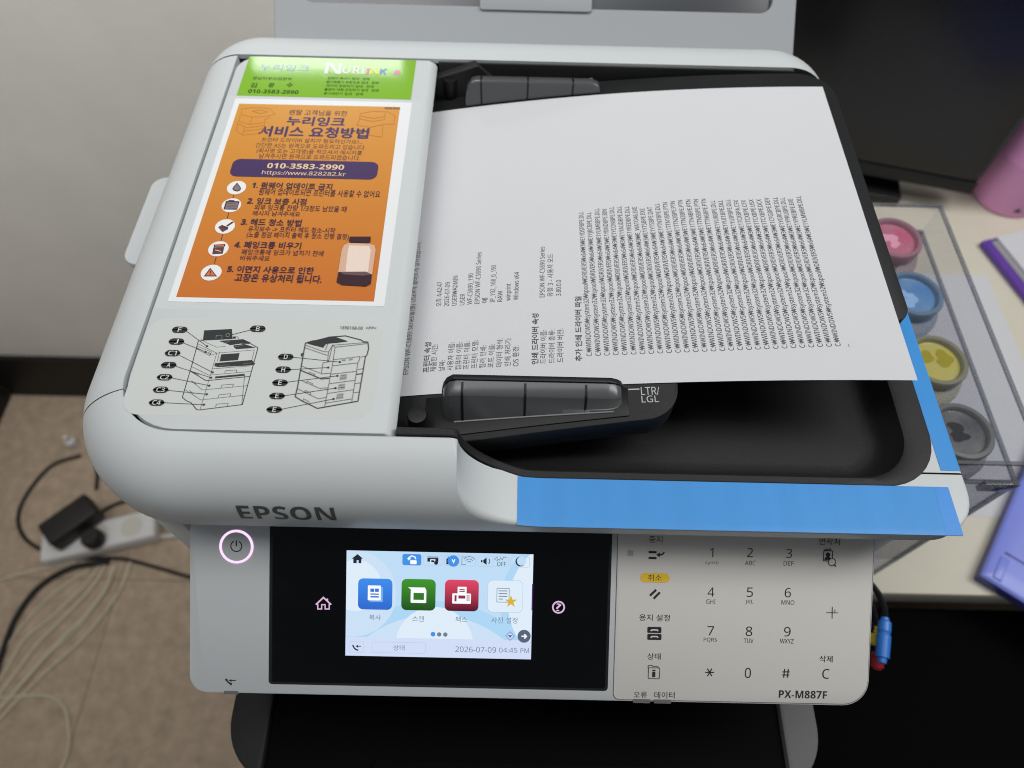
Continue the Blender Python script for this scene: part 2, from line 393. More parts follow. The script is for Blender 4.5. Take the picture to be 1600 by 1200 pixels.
t = MB(); t.box(-49, 176, 402.2, 403.5, -50, -1.6, BLACK); build(t, 'rear_inner_wall', PR, bevel=.5)
strip('side_strip', [(RX, y, 1, 0, qx, y, LIP) for y, qx in ((141.6, 193.2), (150, 200.7), (158, 203.3), (166, 204), (200, 204), (280, 204), (360, 204), (400, 204))])

# body below
outl = [(-155+48*math.cos(math.radians(a)), 166+48*math.sin(math.radians(a))) for a in range(180, 265, 6)]+[(-159.6, 118.3), (-159.6, 122)]+rrect(-201, 214, 122, 440, (48, 22, 30, 30))[8:]
inl = [(max(-190, min(203, x)), max(131, min(429, y))) for x, y in outl]
b_ = MB(); b_.loft([[(x, y, z) for x, y in o_] for o_, z in ((outl, DZ+6), (outl, -41.6), (inl, -41.6), (inl, -58))], WHITE, True, True, True); BODY = build(b_, 'body', PR, bevel=1.5)
for x, y in ((-160, 195), (175, 195), (-160, 400), (175, 400)):
    t = MB(); t.lathe(x if x > 0 else -150, y, [(9, DZ), (9, DZ+6.2)], BLACKS, 20); build(t, 'foot', PR)
t = MB(); t.box(-172, -112, 150, 395, -58, -11, BLACKS); build(t, 'feed_roller_housing', PR)

# feeder cover
cov = MB()
P0 = rrect(-173.4, -51.3, 139.6, 402.8, (27.7, 1.5, 1.5, 15), 9)
P1 = rrect(-172.8, -53.3, 140.3, 402.1, (27.2, 2, 2, 14), 9)
P2 = rrect(-172.3, -53.8, 140.8, 401.6, (26.8, 2, 2, 13.5), 9)
Pq = rrect(-173.4, -49.7, 139.6, 402.8, (27.7, 1.5, 1.5, 15), 9)
L = [[(x, y, -11) for x, y in P0], [(x, y, -4.4) for x, y in Pq]]
Pm = rrect(-173.4, -50.5, 139.7, 402.7, (27.6, 1.5, 1.5, 15), 9); L.append([(x, y, -2.6) for x, y in Pm])
L.append([(x, y, -.2) for x, y in P1]); L.append([(x, y, 0) for x, y in P2])
cov.loft(L, WHITE, True, True, True)
build(cov, 'feeder_cover', PR, ang=30)
# side flap at the left
fl_ = MB()
a, b, c_, d_ = [atz(*p, -45) for p in ((262, 280), (240, 290), (203, 393), (214, 411))]
fl_.prism(rrect(-228, -190, 269, 341, (9, 1, 1, 9)), -49, -44, WHITE); build(fl_, 'side_flap', PR, bevel=1.2)

# black output tray of the document feeder
tray = MB()
def trayz(x, y, z):
    if x < -49.2: z = min(z, -11.6)
    if x < -8:
        e = min(y-139.5, 403-y); t = min(1, max(0, (e-5)/4)); return z+(-46-z)*t if z > -46 else z
    return z
def tloop(ins, dz=None, z=None):
    n = 9; x0, x1, y0, y1 = -64+ins, 207-ins-min(ins, 4)*2.0, 134+ins, 403-ins
    P = []
    base = rrect(x0, x1, y0, y1, (6, max(6, 28-ins*.8), 10, 6), n)
    # refine the straight front so the rim can follow the swoop
    out = []
    for i, p in enumerate(base):
        out.append(p)
        q = base[(i+1) % len(base)]
        if i == n:
            xs = [-50, -49, -40, -26, -24.5, -23.4, -22.6] + [18-40*math.cos(math.pi/2*k/20) for k in range(0, 21)] + [60, 110, 150]
            for x in xs:
                if p[0] < x < q[0]: out.append((x, p[1]))
                else: out.append((p[0]+.01*len(out), p[1]))
        elif math.hypot(q[0]-p[0], q[1]-p[1]) > 60:
            for k in range(1, 8): out.append((p[0]+(q[0]-p[0])*k/8, p[1]+(q[1]-p[1])*k/8))
    for x, y in out:
        yy = y
        if y < 200:
            sft = 5.6*(1-min(1, max(0, (x+22)/30))); yy = y+sft*max(0, 1-(y-134)/60)
        zz = trayz(x, yy, zr(x)+dz) if dz is not None else z
        P.append((x, yy, zz))
    return P
loops = [tloop(0, -5), tloop(0, .1), tloop(.6, .5), tloop(3.6, .4)]
def zmix(ins, up, zf):
    return [(x, y, min(z, zf+up)) for x, y, z in tloop(ins, 0)]
loops += [tloop(4.6, -.4), [(x, y, max(-42, z-3)) for x, y, z in tloop(5.4, 0)], tloop(9.0, z=-42), tloop(11.0, z=-45), tloop(13.5, z=-46.4), tloop(18, z=-47)]
tray.loft(loops, BLACK, True, False, True)
build(tray, 'eject_tray', PR, ang=32)

# paper surface and input tray
def pz(x): 
    s_ = x+52
    return -24.0+.19*s_-.00035*s_*s_ if s_ >= 0 else -24.0+.19*s_
def slabz(name, poly, top, thick, m, step=6, bevel=1.0):
    bm = bmesh.new(); f = bm.faces.new([bm.verts.new((x, y, 0)) for x, y in poly])
    xs = [p[0] for p in poly]; x = min(xs)+step
    while x < max(xs)-1:
        bmesh.ops.bisect_plane(bm, geom=bm.verts[:]+bm.edges[:]+bm.faces[:], plane_co=(x, 0, 0), plane_no=(1, 0, 0)); x += step
    ex = bmesh.ops.extrude_face_region(bm, geom=bm.faces[:])
    nv = {v for v in ex['geom'] if isinstance(v, bmesh.types.BMVert)}
    for v in bm.verts: v.co.z = top(v.co.x)-(0 if v in nv else thick)
    bmesh.ops.recalc_face_normals(bm, faces=bm.faces)
    if bevel:
        es = [e for e in bm.edges if len(e.link_faces) == 2 and e.calc_face_angle(0) > 1.0]
        bmesh.ops.bevel(bm, geom=es, offset=bevel, segments=2, profile=.5, affect='EDGES')
    bm.verts.index_update(); mb = MB(); mb.add([tuple(v.co) for v in bm.verts], [tuple(v.index for v in f.verts) for f in bm.faces], m); bm.free(); return mb
tz = lambda x: pz(x)-.7
def fil(cx, cy, rad, a0, a1, n=8): return [(cx+rad*math.cos(math.radians(a0+(a1-a0)*k/n)), cy+rad*math.sin(math.radians(a0+(a1-a0)*k/n))) for k in range(n+1)]
poly = [(-108, 398), (-108, 150), (-24, 146)] + fil(62, 171, 17, -80, 0) + [(79.5, 196)] + fil(90, 197, 10, 180, 90) + fil(186, 216.5, 9.5, -90, 0) + fil(173.5, 376, 22, 0, 90)
IT = build(slabz('document_tray', poly, tz, 15, GREYBLK), 'document_tray', PR, ang=40)
# raised lettering LTR/LGL on the tray's front tongue
def on_tray(x, y):
    z = -14.0
    for _ in range(6): p = atz(x, y, z); z = tz(p.x)
    return (p.x, p.y)
ik = Ink(on_tray, lambda a, b, k: (a, b, tz(a)+k), .06)
LTXT = mat('tray_lettering', A(170, 172, 174), .5)
ik.reg(600, 560, .3)
ik.text('LTR/', 1338, 149, 1434, 190, LTXT, .002); ik.text('LGL', 1341, 194, 1431, 229, LTXT, .002); ik.rect(1272, 158, 1330, 164, LTXT)
build(ik.mb, 'lettering', IT, smooth=False)
# recessed slider plate round the guide
pl = slabz('slider_plate', [(-40, 148.5), (55.5, 156), (55.5, 171), (-40, 171)], lambda x: tz(x)+.9, 1.2, BLACKS, bevel=.4); build(pl, 'slider_plate', PR)

# paper guides: smoke grey ribbed blocks, one each side of the sheet
def guide(sign):
    # profile offsets from the inner face (o) and height (z)
    def prof(x, shrink):
        b = tz(x)+.8
        top = -1.5
        P = [(2.7, b), (2.7, top-.6), (3.4, top-.7), (8.2, top-2.0), (9.4, top-2.9), (10.0, top-4.2), (12.4, top-8.6), (14.0+1.6*(1-(x+31)/82), b)]
        P = [(o, max(z, b+.15*(7-k))) if 0 < k < 7 else (o, z) for k, (o, z) in enumerate(P)]
        if sign < 0: P[:3] = [(0, b), (0, top-1.2), (1.2, top)]
        return P
    mb = MB(); loops = []; x0, x1 = -31.5, 52.5
    xs = [x0, x0+.6, x0+1.8, x0+4, x0+7, -20, -5, 10, 25, 38, x1-7, x1-4, x1-1.8, x1-.6, x1]
    for x in xs:
        e = min(x-x0, x1-x); q = 1 if e >= 7 else math.sqrt(max(0, 1-((7-e)/7)**2)); b = tz(x)+.8
        L = []
        for o, z in prof(x, 0):
            zz = b+(z-b)*(.30+.70*q); oo = o if o < 1 else o*(.72+.28*q)
            L.append((x, (172.2-oo) if sign > 0 else (384.8+oo), zz))
        loops.append(L)
    mb.loft(loops, GUIDE, True, True, True)
    g = build(mb, 'paper_guide', PR, bevel=.35, ang=22)
    lp_ = MB(); lp_.tube([(x, (172.2-prof(x, 0)[-1][0]-.1) if sign > 0 else (384.8+prof(x, 0)[-1][0]+.1), tz(x)+1.2) for x in (x0+6, -15, 0, 15, 30, 45, x1-4)], .4, GLINT, 8); build(lp_, 'lip', g)  # the thin pale tube draws the bright highlight line
    wl_ = MB(); L = []
    for x, q in ((x0-.4, .35), (x0+.6, .62), (x0+2.4, .84), (x0+5.5, 1), (10, 1), (x1-5.5, 1), (x1-2.4, .84), (x1-.6, .62), (x1+.4, .35)):
        b = tz(x)+.8; zt = b+(-1.1-b)*q
        L.append([(x, 172.3 if sign > 0 else 384.7, b), (x, 172.3 if sign > 0 else 384.7, zt), (x, 169.6 if sign > 0 else 387.4, zt), (x, 169.6 if sign > 0 else 387.4, b)])
    wl_.loft(L, BLACKS, True, True, True)
    if sign > 0: build(wl_, 'guide_wall', g, bevel=.3)
    for xx in (-21.5, 7.5, 35.5):
        b = tz(xx)+.8; P = prof(xx, 0); k0 = 2 if sign > 0 else 0
        rb = MB(); o_ = [(o+(.18 if o > 1 else -.18), z+.18) for o, z in P[k0:]]; i_ = [(o+.5 if o < 1 else o-.4, z-.4) for o, z in P[k0:]]
        L = []
        for x in (xx-.55, xx+.55):
            L.append([(x, (172.2-o) if sign > 0 else (384.8+o), z) for o, z in o_+i_[::-1]])
        rb.loft(L, BLACKS, True, True, True); build(rb, 'rib', g)
    t = MB(); t.lathe(-42, 155.5 if sign > 0 else 399, [(5, tz(-42)-2), (4.7, -11), (4.3, -10), (3.4, -9.8), (1, -9.8)], BLACKS, 24); build(t, 'post', PR)
    return g
guide(1); guide(-1)

# blue tape
tp = MB(); loops = []
xs = [5.0, 8, 11, 14.5, 18, 24, 60, 100, 150, 190, 207.9]
for x in xs:
    z = zr(x); oc = R-R*math.sin(math.acos(max(-1, min(1, (z+R)/R))))
    y_in = 134.2; o = [(y_in, z+.22), (FY+oc+3, z+.22), (FY+oc+1.0, z+.22), (FY+oc-.2, z+.05), (FY+oc-.2, z-.25), (FY+oc+1.2, z+.06), (FY+oc+3, z+.08), (y_in, z+.08)]
    loops.append([(x, y, zz) for y, zz in o])
tp.loft(loops, TAPE, True, True, True); build(tp, 'blue_tape', PR, ang=40)
tp = MB(); tp.prism([(201.3, 133.9), (207.8, 133.9), (207.6, 110.6), (200.0, 110.6)], LIP+.2, LIP+.27, TAPE2); build(tp, 'tape_fold', PR)
tp = MB(); loops = []
for y in (142.6, 200, 280, 330):
    loops.append([(207.0, y, LIP+.22), (214.5, y, LIP+.22), (216.6, y, LIP-.2), (217.75, y, LIP-2.2), (217.75, y, LIP-13), (217.55, y, LIP-13), (217.5, y, LIP-2.2), (216.4, y, LIP-.35), (214.5, y, LIP+.06), (207.0, y, LIP+.06)])
tp.loft(loops, TAPE, True, True, True); build(tp, 'blue_tape', PR, ang=40)

# rear paper support, leaning back behind the scanner
RS = empty('rear', (0, 440, -20)); bpy.data.objects.remove(RS)
ph = math.radians(37); A0 = Vector((12, 446, -24)); UX, UV_, UN = Vector((1, 0, 0)), Vector((0, math.cos(ph), math.sin(ph))), Vector((0, -math.sin(ph), math.cos(ph)))
rs = lambda a, b, k: tuple(A0+UX*a+UV_*b+UN*k)
rs_uv = lambda x, y: ((lambda p: ((p-A0).dot(UX), (p-A0).dot(UV_)))(atplane(x, y, A0, UN)))
mb = MB()
O = rrect(-178.5, 178.5, -14, 170, 4, 6)
wl, wr = rs_uv(470, 9), rs_uv(1207, 16)
I = rrect(wl[0], wr[0], (wl[1]+wr[1])/2, 150, 9, 6); n = len(O)
mb.loft([[rs(a, b, -7) for a, b in O], [rs(a, b, -.8) for a, b in O], [rs(a*.996, b*.996, 0) for a, b in O], [rs(a, b, 0) for a, b in I], [rs(a, b, -4) for a, b in I]], WHITE2, True, True, False)
SUP = build(mb, 'rear_paper_support', PR, ang=40)
mb = MB(); mb.add([rs(a, b, -4) for a, b in I], [tuple(range(n))], mat('smoke_window', (.05, .053, .06), .18, .6)); build(mb, 'window', SUP, smooth=False)
tl, tr = rs_uv(750, 18), rs_uv(924, 19)
mb = MB(); mb.prism(rrect(tl[0], tr[0], (tl[1]+tr[1])/2, (tl[1]+tr[1])/2+16, 2, 4), .05, 2.0, WHITE2, rs); build(mb, 'tab', SUP, bevel=.5)

# ------------------------------------------------------------------ stickers on the cover
cov_uv = lambda x, y: (lambda p: (p.x, p.y))(atz(x, y, 0))
cov_xyz = lambda a, b, k: (a, b, k)
PP = [(0, 0)]
def sheet(name, quad, m, z0, z1, rad=0.3, label=None):
    x0, x1, y0, y1 = quad; mb = MB(); mb.prism(rrect(x0, x1, y0, y1, rad, 6), z0, z1, m); return build(mb, name, PR, smooth=False, label=label)
GREEN = mat('green_sticker', A(120, 168, 50), .09, .5, bump=.05, bscale=120)
gs = sheet('contact_sticker', (-166.8, -62.6, 363.9, 401.5), GREEN, .02, .14, label='glossy green contact sticker with printed name and number')
ik = Ink(cov_uv, cov_xyz, .15).reg(370, 84, .175)
gd = mat('sticker_dark_green', A(50, 74, 36), .08); navy = mat('sticker_navy', A(78, 92, 140), .08); wht = mat('sticker_white', (.85, .87, .85), .3)
ik.text('누리잉크', 205, 98, 650, 155, navy, .02)
ik.text('경남지부사업본부', 140, 210, 495, 237, gd, .012)
for c_, x in (('김', 126), ('광', 282), ('수', 446)): ik.text(c_, x, 262, x+54, 303, gd, .02)
ik.text('010-3583-2990', 102, 324, 553, 358, gd, .02)
ik.text('N', 792, 82, 938, 182, wht, .06); ik.text('URI', 945, 116, 1150, 182, wht, .04)
for c_, x0, x1, rgb in (('I', 1156, 1186, (226, 120, 160)), ('N', 1192, 1272, (236, 226, 110)), ('K', 1280, 1340, (110, 130, 205))):
    ik.text(c_, x0, 136, x1, 185, mat('sticker_hue', A(*rgb), .3), .05)
ik.disc(1430, 172, 2.0, mat('sticker_pink', A(236, 130, 180), .3))
for i, (t_, x0, x1) in enumerate((('· 컴퓨터·복사기 임대 · 판매', 792, 1186), ('· 컬러복합기 무한잉크 임대 · 판매', 780, 1266), ('· 레이저 프린터기 임대 · 판매', 780, 1222), ('· 플로터 대형 프린터기 임대 · 판매', 764, 1266), ('· 문서세단기 임대 · 판매', 756, 1128))):
    ik.text(t_, x0, 212+34*i, x1, 236+34*i, gd, 0)
build(ik.mb, 'lettering', gs, smooth=False)

ss = sheet('service_sticker', (-166.8, -61.6, 209.3, 361.0), mat('sticker_border', A(212, 214, 215), .25, .5), .02, .2, label='orange service notice with a white border')
sheet('lamination_film', (-172.0, -55.5, 205.0, 363.4), mat('laminate_film', A(186, 190, 191), .22, .5), .005, .012)
# the printed orange ground runs from yellow-orange (top) to deep orange (bottom)
om = mat('orange_print', A(205, 135, 60), .28, .5); nt = om.node_tree; tcn = nt.nodes.new('ShaderNodeTexCoord'); sx = nt.nodes.new('ShaderNodeSeparateXYZ')
mr = nt.nodes.new('ShaderNodeMapRange'); cr = nt.nodes.new('ShaderNodeValToRGB')
mr.inputs['From Min'].default_value = (212-280)*S; mr.inputs['From Max'].default_value = (356-280)*S
cr.color_ramp.elements[0].color = (*A(184, 104, 46), 1); cr.color_ramp.elements[1].color = (*A(196, 138, 58), 1)
nt.links.new(tcn.outputs['Object'], sx.inputs[0]); nt.links.new(sx.outputs[1], mr.inputs['Value']); nt.links.new(mr.outputs[0], cr.inputs[0]); nt.links.new(cr.outputs[0], nt.nodes['Principled BSDF'].inputs['Base Color'])
mb = MB(); mb.add([(-163.4, 212, .215), (-66.9, 212, .215), (-68.3, 356.8, .215), (-163.6, 356.3, .215)], [(0, 1, 2, 3)], om); build(mb, 'printed_ground', ss, smooth=False)
ik = Ink(cov_uv, cov_xyz, .22)
dk = mat('sticker_plum', A(66, 44, 62), .35); pl_ = mat('sticker_purple', A(68, 50, 88), .3); cream = mat('sticker_cream', A(216, 186, 148), .35)
faint = mat('sticker_outline', A(172, 104, 52), .35)
ik.reg(340, 150, .1875)
ik.text('렌탈 고객님을 위한', 598, 122, 1082, 166, dk, .012); ik.text('누리잉크', 580, 178, 1062, 252, pl_, .038); ik.text('서비스 요청방법', 345, 262, 1258, 348, pl_, .038)
ik.text('프린터 드라이버 설치가 필요하신가요?...', 364, 358, 1212, 394, dk, .008); ik.text('간단한 AS는 원격으로 도와드리고 있습니다.', 316, 402, 1236, 442, dk, .008)
ik.text('(회사명 또는 고객명)을 적으셔서 메시지를', 324, 448, 1206, 492, dk, .008); ik.text('남겨주시면 원격으로 도와드리겠습니다.', 344, 490, 1190, 532, dk, .008)
ik.text('NURINK RENTAL', 1394, 97, 1524, 115, dk, .01)
# faint outline drawings of a printer in the two top corners
for P in ([(200, 110), (290, 100), (430, 105), (480, 155), (400, 175), (290, 178), (200, 160), (200, 110)], [(190, 165), (180, 215), (270, 240), (288, 180)], [(170, 222), (155, 290), (210, 330), (330, 318), (385, 300), (395, 200), (440, 180)], [(270, 240), (385, 225)], [(210, 330), (225, 255), (165, 235)], [(230, 270), (380, 250)], [(222, 296), (380, 276)], [(290, 130), (350, 120), (420, 135), (360, 150), (290, 130)],
          [(1190, 150), (1290, 130), (1420, 135), (1480, 170), (1470, 240), (1380, 235)], [(1190, 150), (1185, 195), (1300, 215), (1390, 200), (1400, 140)], [(1185, 195), (1160, 245), (1270, 265), (1380, 240)], [(1270, 265), (1262, 330), (1370, 345), (1380, 240)], [(1200, 170), (1300, 190), (1390, 175)]):
    ik.line(P, .28, faint)
ik.reg(340, 80, .2125)
ik.rect(98, 806, 1180, 936, pl_, 4.2)
ik.text('010-3583-2990', 365, 832, 932, 870, cream, .012); ik.text('https://www.828282.kr', 325, 886, 944, 924, cream, .004)
ik.reg(250, 270, .24375)
wc = mat('sticker_icon_white', A(222, 218, 212), .35); brn = mat('sticker_icon_brown', A(92, 58, 58), .35); gry = mat('sticker_icon_grey', A(120, 108, 108), .35); org = mat('sticker_icon_orange', A(196, 104, 60), .35)
ik.line([(474, 146), (350, 585)], .35, dk)
for x, y in ((492, 98), (459, 211), (418, 347), (376, 490), (330, 643)): ik.disc(x, y, 5.1, wc, n=36)
ik.poly([(496, 66), (512, 86), (522, 104), (514, 118), (496, 124), (474, 118), (464, 106), (474, 90)], dk); ik.poly([(496, 74), (510, 92), (515, 105), (508, 114), (495, 117), (478, 112), (472, 104), (480, 92)], gry)
ik.rect(416, 184, 504, 240, dk, .5); ik.rect(424, 192, 498, 236, gry, .3); ik.rect(440, 178, 478, 190, dk, .3)
for k in range(4): ik.line([(432, 200+10*k), (490, 202+10*k)], .22, dk)
ik.poly([(374, 352), (398, 338), (440, 352), (436, 366), (402, 384)], brn); ik.line([(430, 345), (470, 318)], 1.1, dk); ik.line([(398, 338), (436, 364)], .5, dk)
ik.poly([(346, 464), (420, 460), (418, 476), (348, 480)], dk); ik.poly([(344, 482), (414, 478), (404, 522), (336, 526)], brn); ik.poly([(354, 467), (412, 464), (411, 473), (355, 476)], org); ik.line([(356, 498), (394, 508)], .35, wc)
ik.poly([(324, 612), (368, 668), (282, 668)], dk); ik.poly([(324, 622), (358, 662), (293, 662)], org); ik.line([(324, 632), (325, 648)], .55, dk); ik.disc(325, 656, .3, dk, n=10)
for t_, a_, b_, c__, d__, bo in (('1. 펌웨어 업데이트 금지', 592, 68, 1105, 108, .022), ('펌웨어 업데이트되면 프린터를 사용할 수 없어요', 634, 110, 1414, 154, .006), ('2. 잉크 보충 시점', 562, 166, 940, 208, .022), ('외부 잉크통 잔량 1/3정도 남았을 때', 606, 212, 1198, 250, .006), ('메시지 남겨주세요', 596, 250, 900, 282, .006),
        ('3. 헤드 청소 방법', 522, 300, 908, 344, .022), ('유지보수 -> 프린터 헤드 청소-시작', 566, 350, 1126, 386, .006), ('(노즐 점검 페이지 출력 후 청소 진행 결정)', 556, 388, 1212, 430, .006), ('4. 폐잉크통 비우기', 480, 446, 906, 490, .022), ('폐잉크통에 잉크가 넘치기 전에', 524, 498, 1050, 534, .006), ('비워주세요', 516, 534, 706, 568, .006),
        ('5. 이면지 사용으로 인한', 434, 604, 988, 648, .022), ('고장은 유상처리 됩니다.', 482, 656, 1040, 706, .022)):
    ik.text(t_, a_, b_, c__, d__, dk, bo)
# printed picture of a waste ink bottle
bo1 = mat('bottle_picture_light', A(218, 196, 182), .3); bo2 = mat('bottle_picture_edge', A(196, 160, 138), .3); bo3 = mat('bottle_picture_ink', A(56, 38, 44), .3); bo4 = mat('bottle_picture_top', A(98, 78, 80), .3)
ik.poly([(1180, 470), (1210, 455), (1345, 460), (1376, 470), (1384, 500), (1362, 650), (1350, 720), (1320, 732), (1160, 722), (1134, 705), (1150, 600), (1166, 500)], bo2)
ik.poly([(1215, 470), (1340, 474), (1352, 500), (1335, 640), (1190, 638), (1206, 500)], bo1)
ik.poly([(1145, 640), (1360, 656), (1352, 718), (1320, 733), (1165, 724), (1133, 706)], bo3); ik.poly([(1152, 640), (1320, 638), (1358, 656), (1300, 664), (1180, 656)], bo4)
ik.poly([(1218, 414), (1352, 414), (1350, 446), (1344, 454), (1220, 452), (1212, 442)], bo3)
build(ik.mb, 'lettering', ss, smooth=False)

# parts diagram sticker
dg = sheet('diagram_label', (-172.0, -60.2, 146.8, 199.5), mat('label_grey', A(184, 187, 184), .5, .3), .004, .03, 9, label='grey parts diagram label with lettered callouts')
ik = Ink(cov_uv, cov_xyz, .04)
ln = mat('diagram_ink', (.05, .052, .055), .55); dkp = mat('diagram_black', (.028, .029, .034), .5); lg = mat('diagram_grey', A(140, 142, 142), .5)
ik.reg(280, 500, .125)
def ls(lines, w_=.26):
    for P in lines: ik.line(P, w_, ln)
ik.poly([(312, 130), (660, 112), (668, 240), (296, 258)], dkp); ik.poly([(670, 208), (705, 205), (712, 232), (670, 236)], dkp)
ik.poly([(494, 262), (800, 240), (908, 290), (880, 300), (770, 296), (640, 316), (570, 288)], dkp); ik.poly([(676, 318), (770, 308), (800, 296), (960, 348), (716, 366), (690, 348)], dkp)
ik.poly([(526, 430), (756, 414), (736, 502), (504, 520)], dkp); ik.poly([(445, 540), (910, 500), (952, 548), (930, 566), (490, 590), (440, 578)], dkp)
ls([[(296, 258), (240, 262), (160, 560), (40, 968), (90, 1010), (150, 1036), (220, 1122), (262, 1124), (790, 1058), (985, 348), (900, 300)], [(140, 640), (330, 756), (370, 756), (884, 706)]], .42)
ls([[(240, 300), (470, 415), (940, 375)], [(318, 275), (470, 340), (580, 332)], [(270, 232), (318, 275)], [(215, 345), (410, 440), (470, 415)], [(230, 330), (405, 400), (380, 445), (215, 362)], [(355, 400), (400, 420), (385, 440)], [(470, 415), (410, 625), (262, 1120)], [(505, 400), (478, 520)], [(940, 375), (910, 500)],
    [(160, 585), (370, 690), (895, 645)], [(410, 612), (880, 575)], [(568, 668), (580, 635), (722, 626), (712, 660)], [(150, 760), (290, 876), (850, 822)], [(520, 858), (534, 815), (680, 802), (664, 846)], [(70, 870), (270, 1000), (828, 940)], [(484, 976), (500, 935), (648, 922), (634, 962)], [(452, 1090), (468, 1054), (614, 1040), (602, 1080)],
    [(150, 640), (250, 690)], [(160, 765), (215, 800)], [(130, 880), (180, 925)], [(450, 240), (460, 192), (542, 190), (540, 245)], [(690, 215), (730, 210), (750, 240)], [(820, 690), (784, 1056)]], .2)
ik.line([(450, 720), (818, 686)], 1.0, dkp)
GREYL = mat('diagram_grey_line', A(120, 124, 126), .5)
for P in ([(460, 240), (466, 196), (536, 194), (534, 240)], [(560, 292), (632, 270)], [(700, 336), (790, 322), (806, 302)], [(500, 575), (560, 565), (630, 568)], [(800, 545), (910, 540)]): ik.line(P, .22, GREYL)
ik.disc(610, 192, 1.05, GREYL, inner=.75)
def callout(c, x, y, w_=42, h_=17):
    k = ik.R; ik.reg(180, 480, .2875); ik.rect(x-w_, y-h_, x+w_, y+h_, dkp, 2.05)
    ik.text(c, x-(9 if len(c) == 1 else 23), y-12, x+(10 if len(c) == 1 else 22), y+12, wht, .0); ik.R = k
def lead(P, dot=True):
    k = ik.R; ik.reg(180, 480, .2875); ik.line(P, .26, ln)
    if dot: ik.disc(P[-1][0], P[-1][1], .55, dkp, n=14)
    ik.R = k
for P in ([(386, 130), (500, 213)], [(368, 194), (492, 244)], [(350, 262), (530, 355)], [(330, 322), (522, 384)], [(310, 386), (512, 427)], [(288, 453), (498, 474)], [(268, 520), (483, 531)], [(966, 273), (1221, 299)], [(954, 340), (1158, 329)], [(936, 408), (1208, 374)], [(920, 482), (1198, 441)], [(906, 555), (1187, 500)]): lead(P)
lead([(740, 124), (622, 154)], False)
for c_, x, y in (('F', 352, 124), ('J', 334, 188), ('C1', 313, 251), ('A', 292, 316), ('C2', 270, 382), ('C3', 249, 450), ('C4', 227, 520), ('B', 776, 119), ('D', 928, 272), ('H', 914, 341), ('E', 897, 412), ('E', 881, 484), ('E', 866, 558)): callout(c_, x, y)
ik.reg(410, 500, .125)
ik.text('1890168-00', 972, 84, 1256, 122, ln, .0); ik.text('>PP<', 1296, 88, 1426, 122, ln, 0)
ik.poly([(550, 292), (640, 262), (740, 240), (830, 215), (930, 222), (1070, 270), (960, 285), (800, 300), (760, 348), (640, 318)], dkp)
ls([[(830, 218), (1040, 202), (1240, 255), (1262, 274), (1320, 280), (1330, 360), (1310, 440), (1290, 460), (1196, 1018), (690, 1108), (500, 1016), (412, 962), (440, 850), (540, 292), (640, 262)], [(476, 630), (740, 740), (840, 732)], [(1175, 684), (1250, 674)]], .42)
ls([[(540, 318), (770, 400), (830, 402), (880, 316), (910, 345), (1300, 300), (1320, 280)], [(535, 350), (800, 442), (820, 440)], [(820, 300), (790, 380)], [(880, 316), (830, 520), (815, 525), (830, 402)], [(880, 320), (1300, 285)], [(910, 345), (876, 575), (780, 1090)], [(890, 500), (1220, 460), (1215, 500), (1196, 540), (880, 576)], [(860, 520), (760, 540), (740, 672)],
    [(495, 580), (745, 676), (860, 668)], [(860, 682), (1180, 645)], [(840, 800), (1160, 758)], [(815, 922), (1138, 876)], [(790, 1044), (1120, 990)], [(1196, 540), (1120, 1028)], [(1230, 470), (1290, 455)], [(1190, 624), (1262, 612)], [(1160, 800), (1232, 788)], [(1136, 914), (1210, 906)],
    [(500, 765), (720, 860), (826, 850)], [(440, 862), (700, 988), (802, 972)], [(580, 668), (590, 655), (660, 685), (655, 700)], [(552, 785), (562, 770), (630, 800), (625, 820)], [(530, 905), (540, 885), (605, 915), (602, 940)], [(508, 1015), (520, 990), (588, 1026), (584, 1042)]], .2)
for x, y in ((1020, 500), (1108, 490)): ik.poly([(x-18, y-14), (x+24, y-19), (x+18, y+12), (x-24, y+17)], lg)
for x, y in ((1014, 714), (992, 834), (972, 954)):
    ik.poly([(x-34, y-24), (x+42, y-33), (x+36, y+12), (x-40, y+20)], lg); ls([[(x-40, y+20), (x-44, y+36), (x+32, y+28), (x+36, y+12)], [(x-30, y-8), (x+36, y-16)]], .16)
ik.poly([(484, 430), (512, 416), (500, 452), (504, 470), (488, 455)], dkp)
build(ik.mb, 'lettering', dg, smooth=False)

# ------------------------------------------------------------------ control panel
th = math.radians(33.5); PC = Vector((-31.3, 87.9, -84.8)); PU, PV, PN = Vector((1, 0, 0)), Vector((0, math.cos(th), math.sin(th))), Vector((0, -math.sin(th), math.cos(th)))
def pan(a, b, k): return tuple(PC+PU*(a+31.3)+PV*b+PN*k)
def pan_uv(x, y): p = atplane(x, y, PC, PN); return (p.x, (p-PC).dot(PV))
mb = MB(); mb.prism(rrect(-157.6, 185.2, -47.6, 39.0, (9, 13, 3, 3), 8), -12, 0, PANELW, pan)
CP = build(mb, 'control_panel', PR, bevel=.9, ang=30)
mb = MB(); mb.prism(rrect(-116.0, 51.8, -40.9, 38.4, (1.2, 1.2, 1, 1), 4), -.5, .5, GLASS, pan); DG = build(mb, 'display_glass', PR, bevel=.25)
mb = MB(); mb.prism(rrect(-117.6, 53.2, -42.3, 38.6, (1.8, 1.8, 1, 1), 4), -.4, .12, GREYBLK, pan); build(mb, 'glass_surround', PR)
mb = MB(); mb.prism(rrect(56.2, 184.2, -46.4, 38.6, (3, 12.2, 1, 1), 8), -.5, .3, KEYGREY, pan); KP = build(mb, 'keypad', PR, bevel=.2)
mb = MB(); mb.prism(rrect(55.8, 184.5, -46.75, 38.7, (3.2, 12.4, 1, 1), 8), -.5, .05, GREYMID, pan); build(mb, 'keypad_groove', PR, smooth=False)
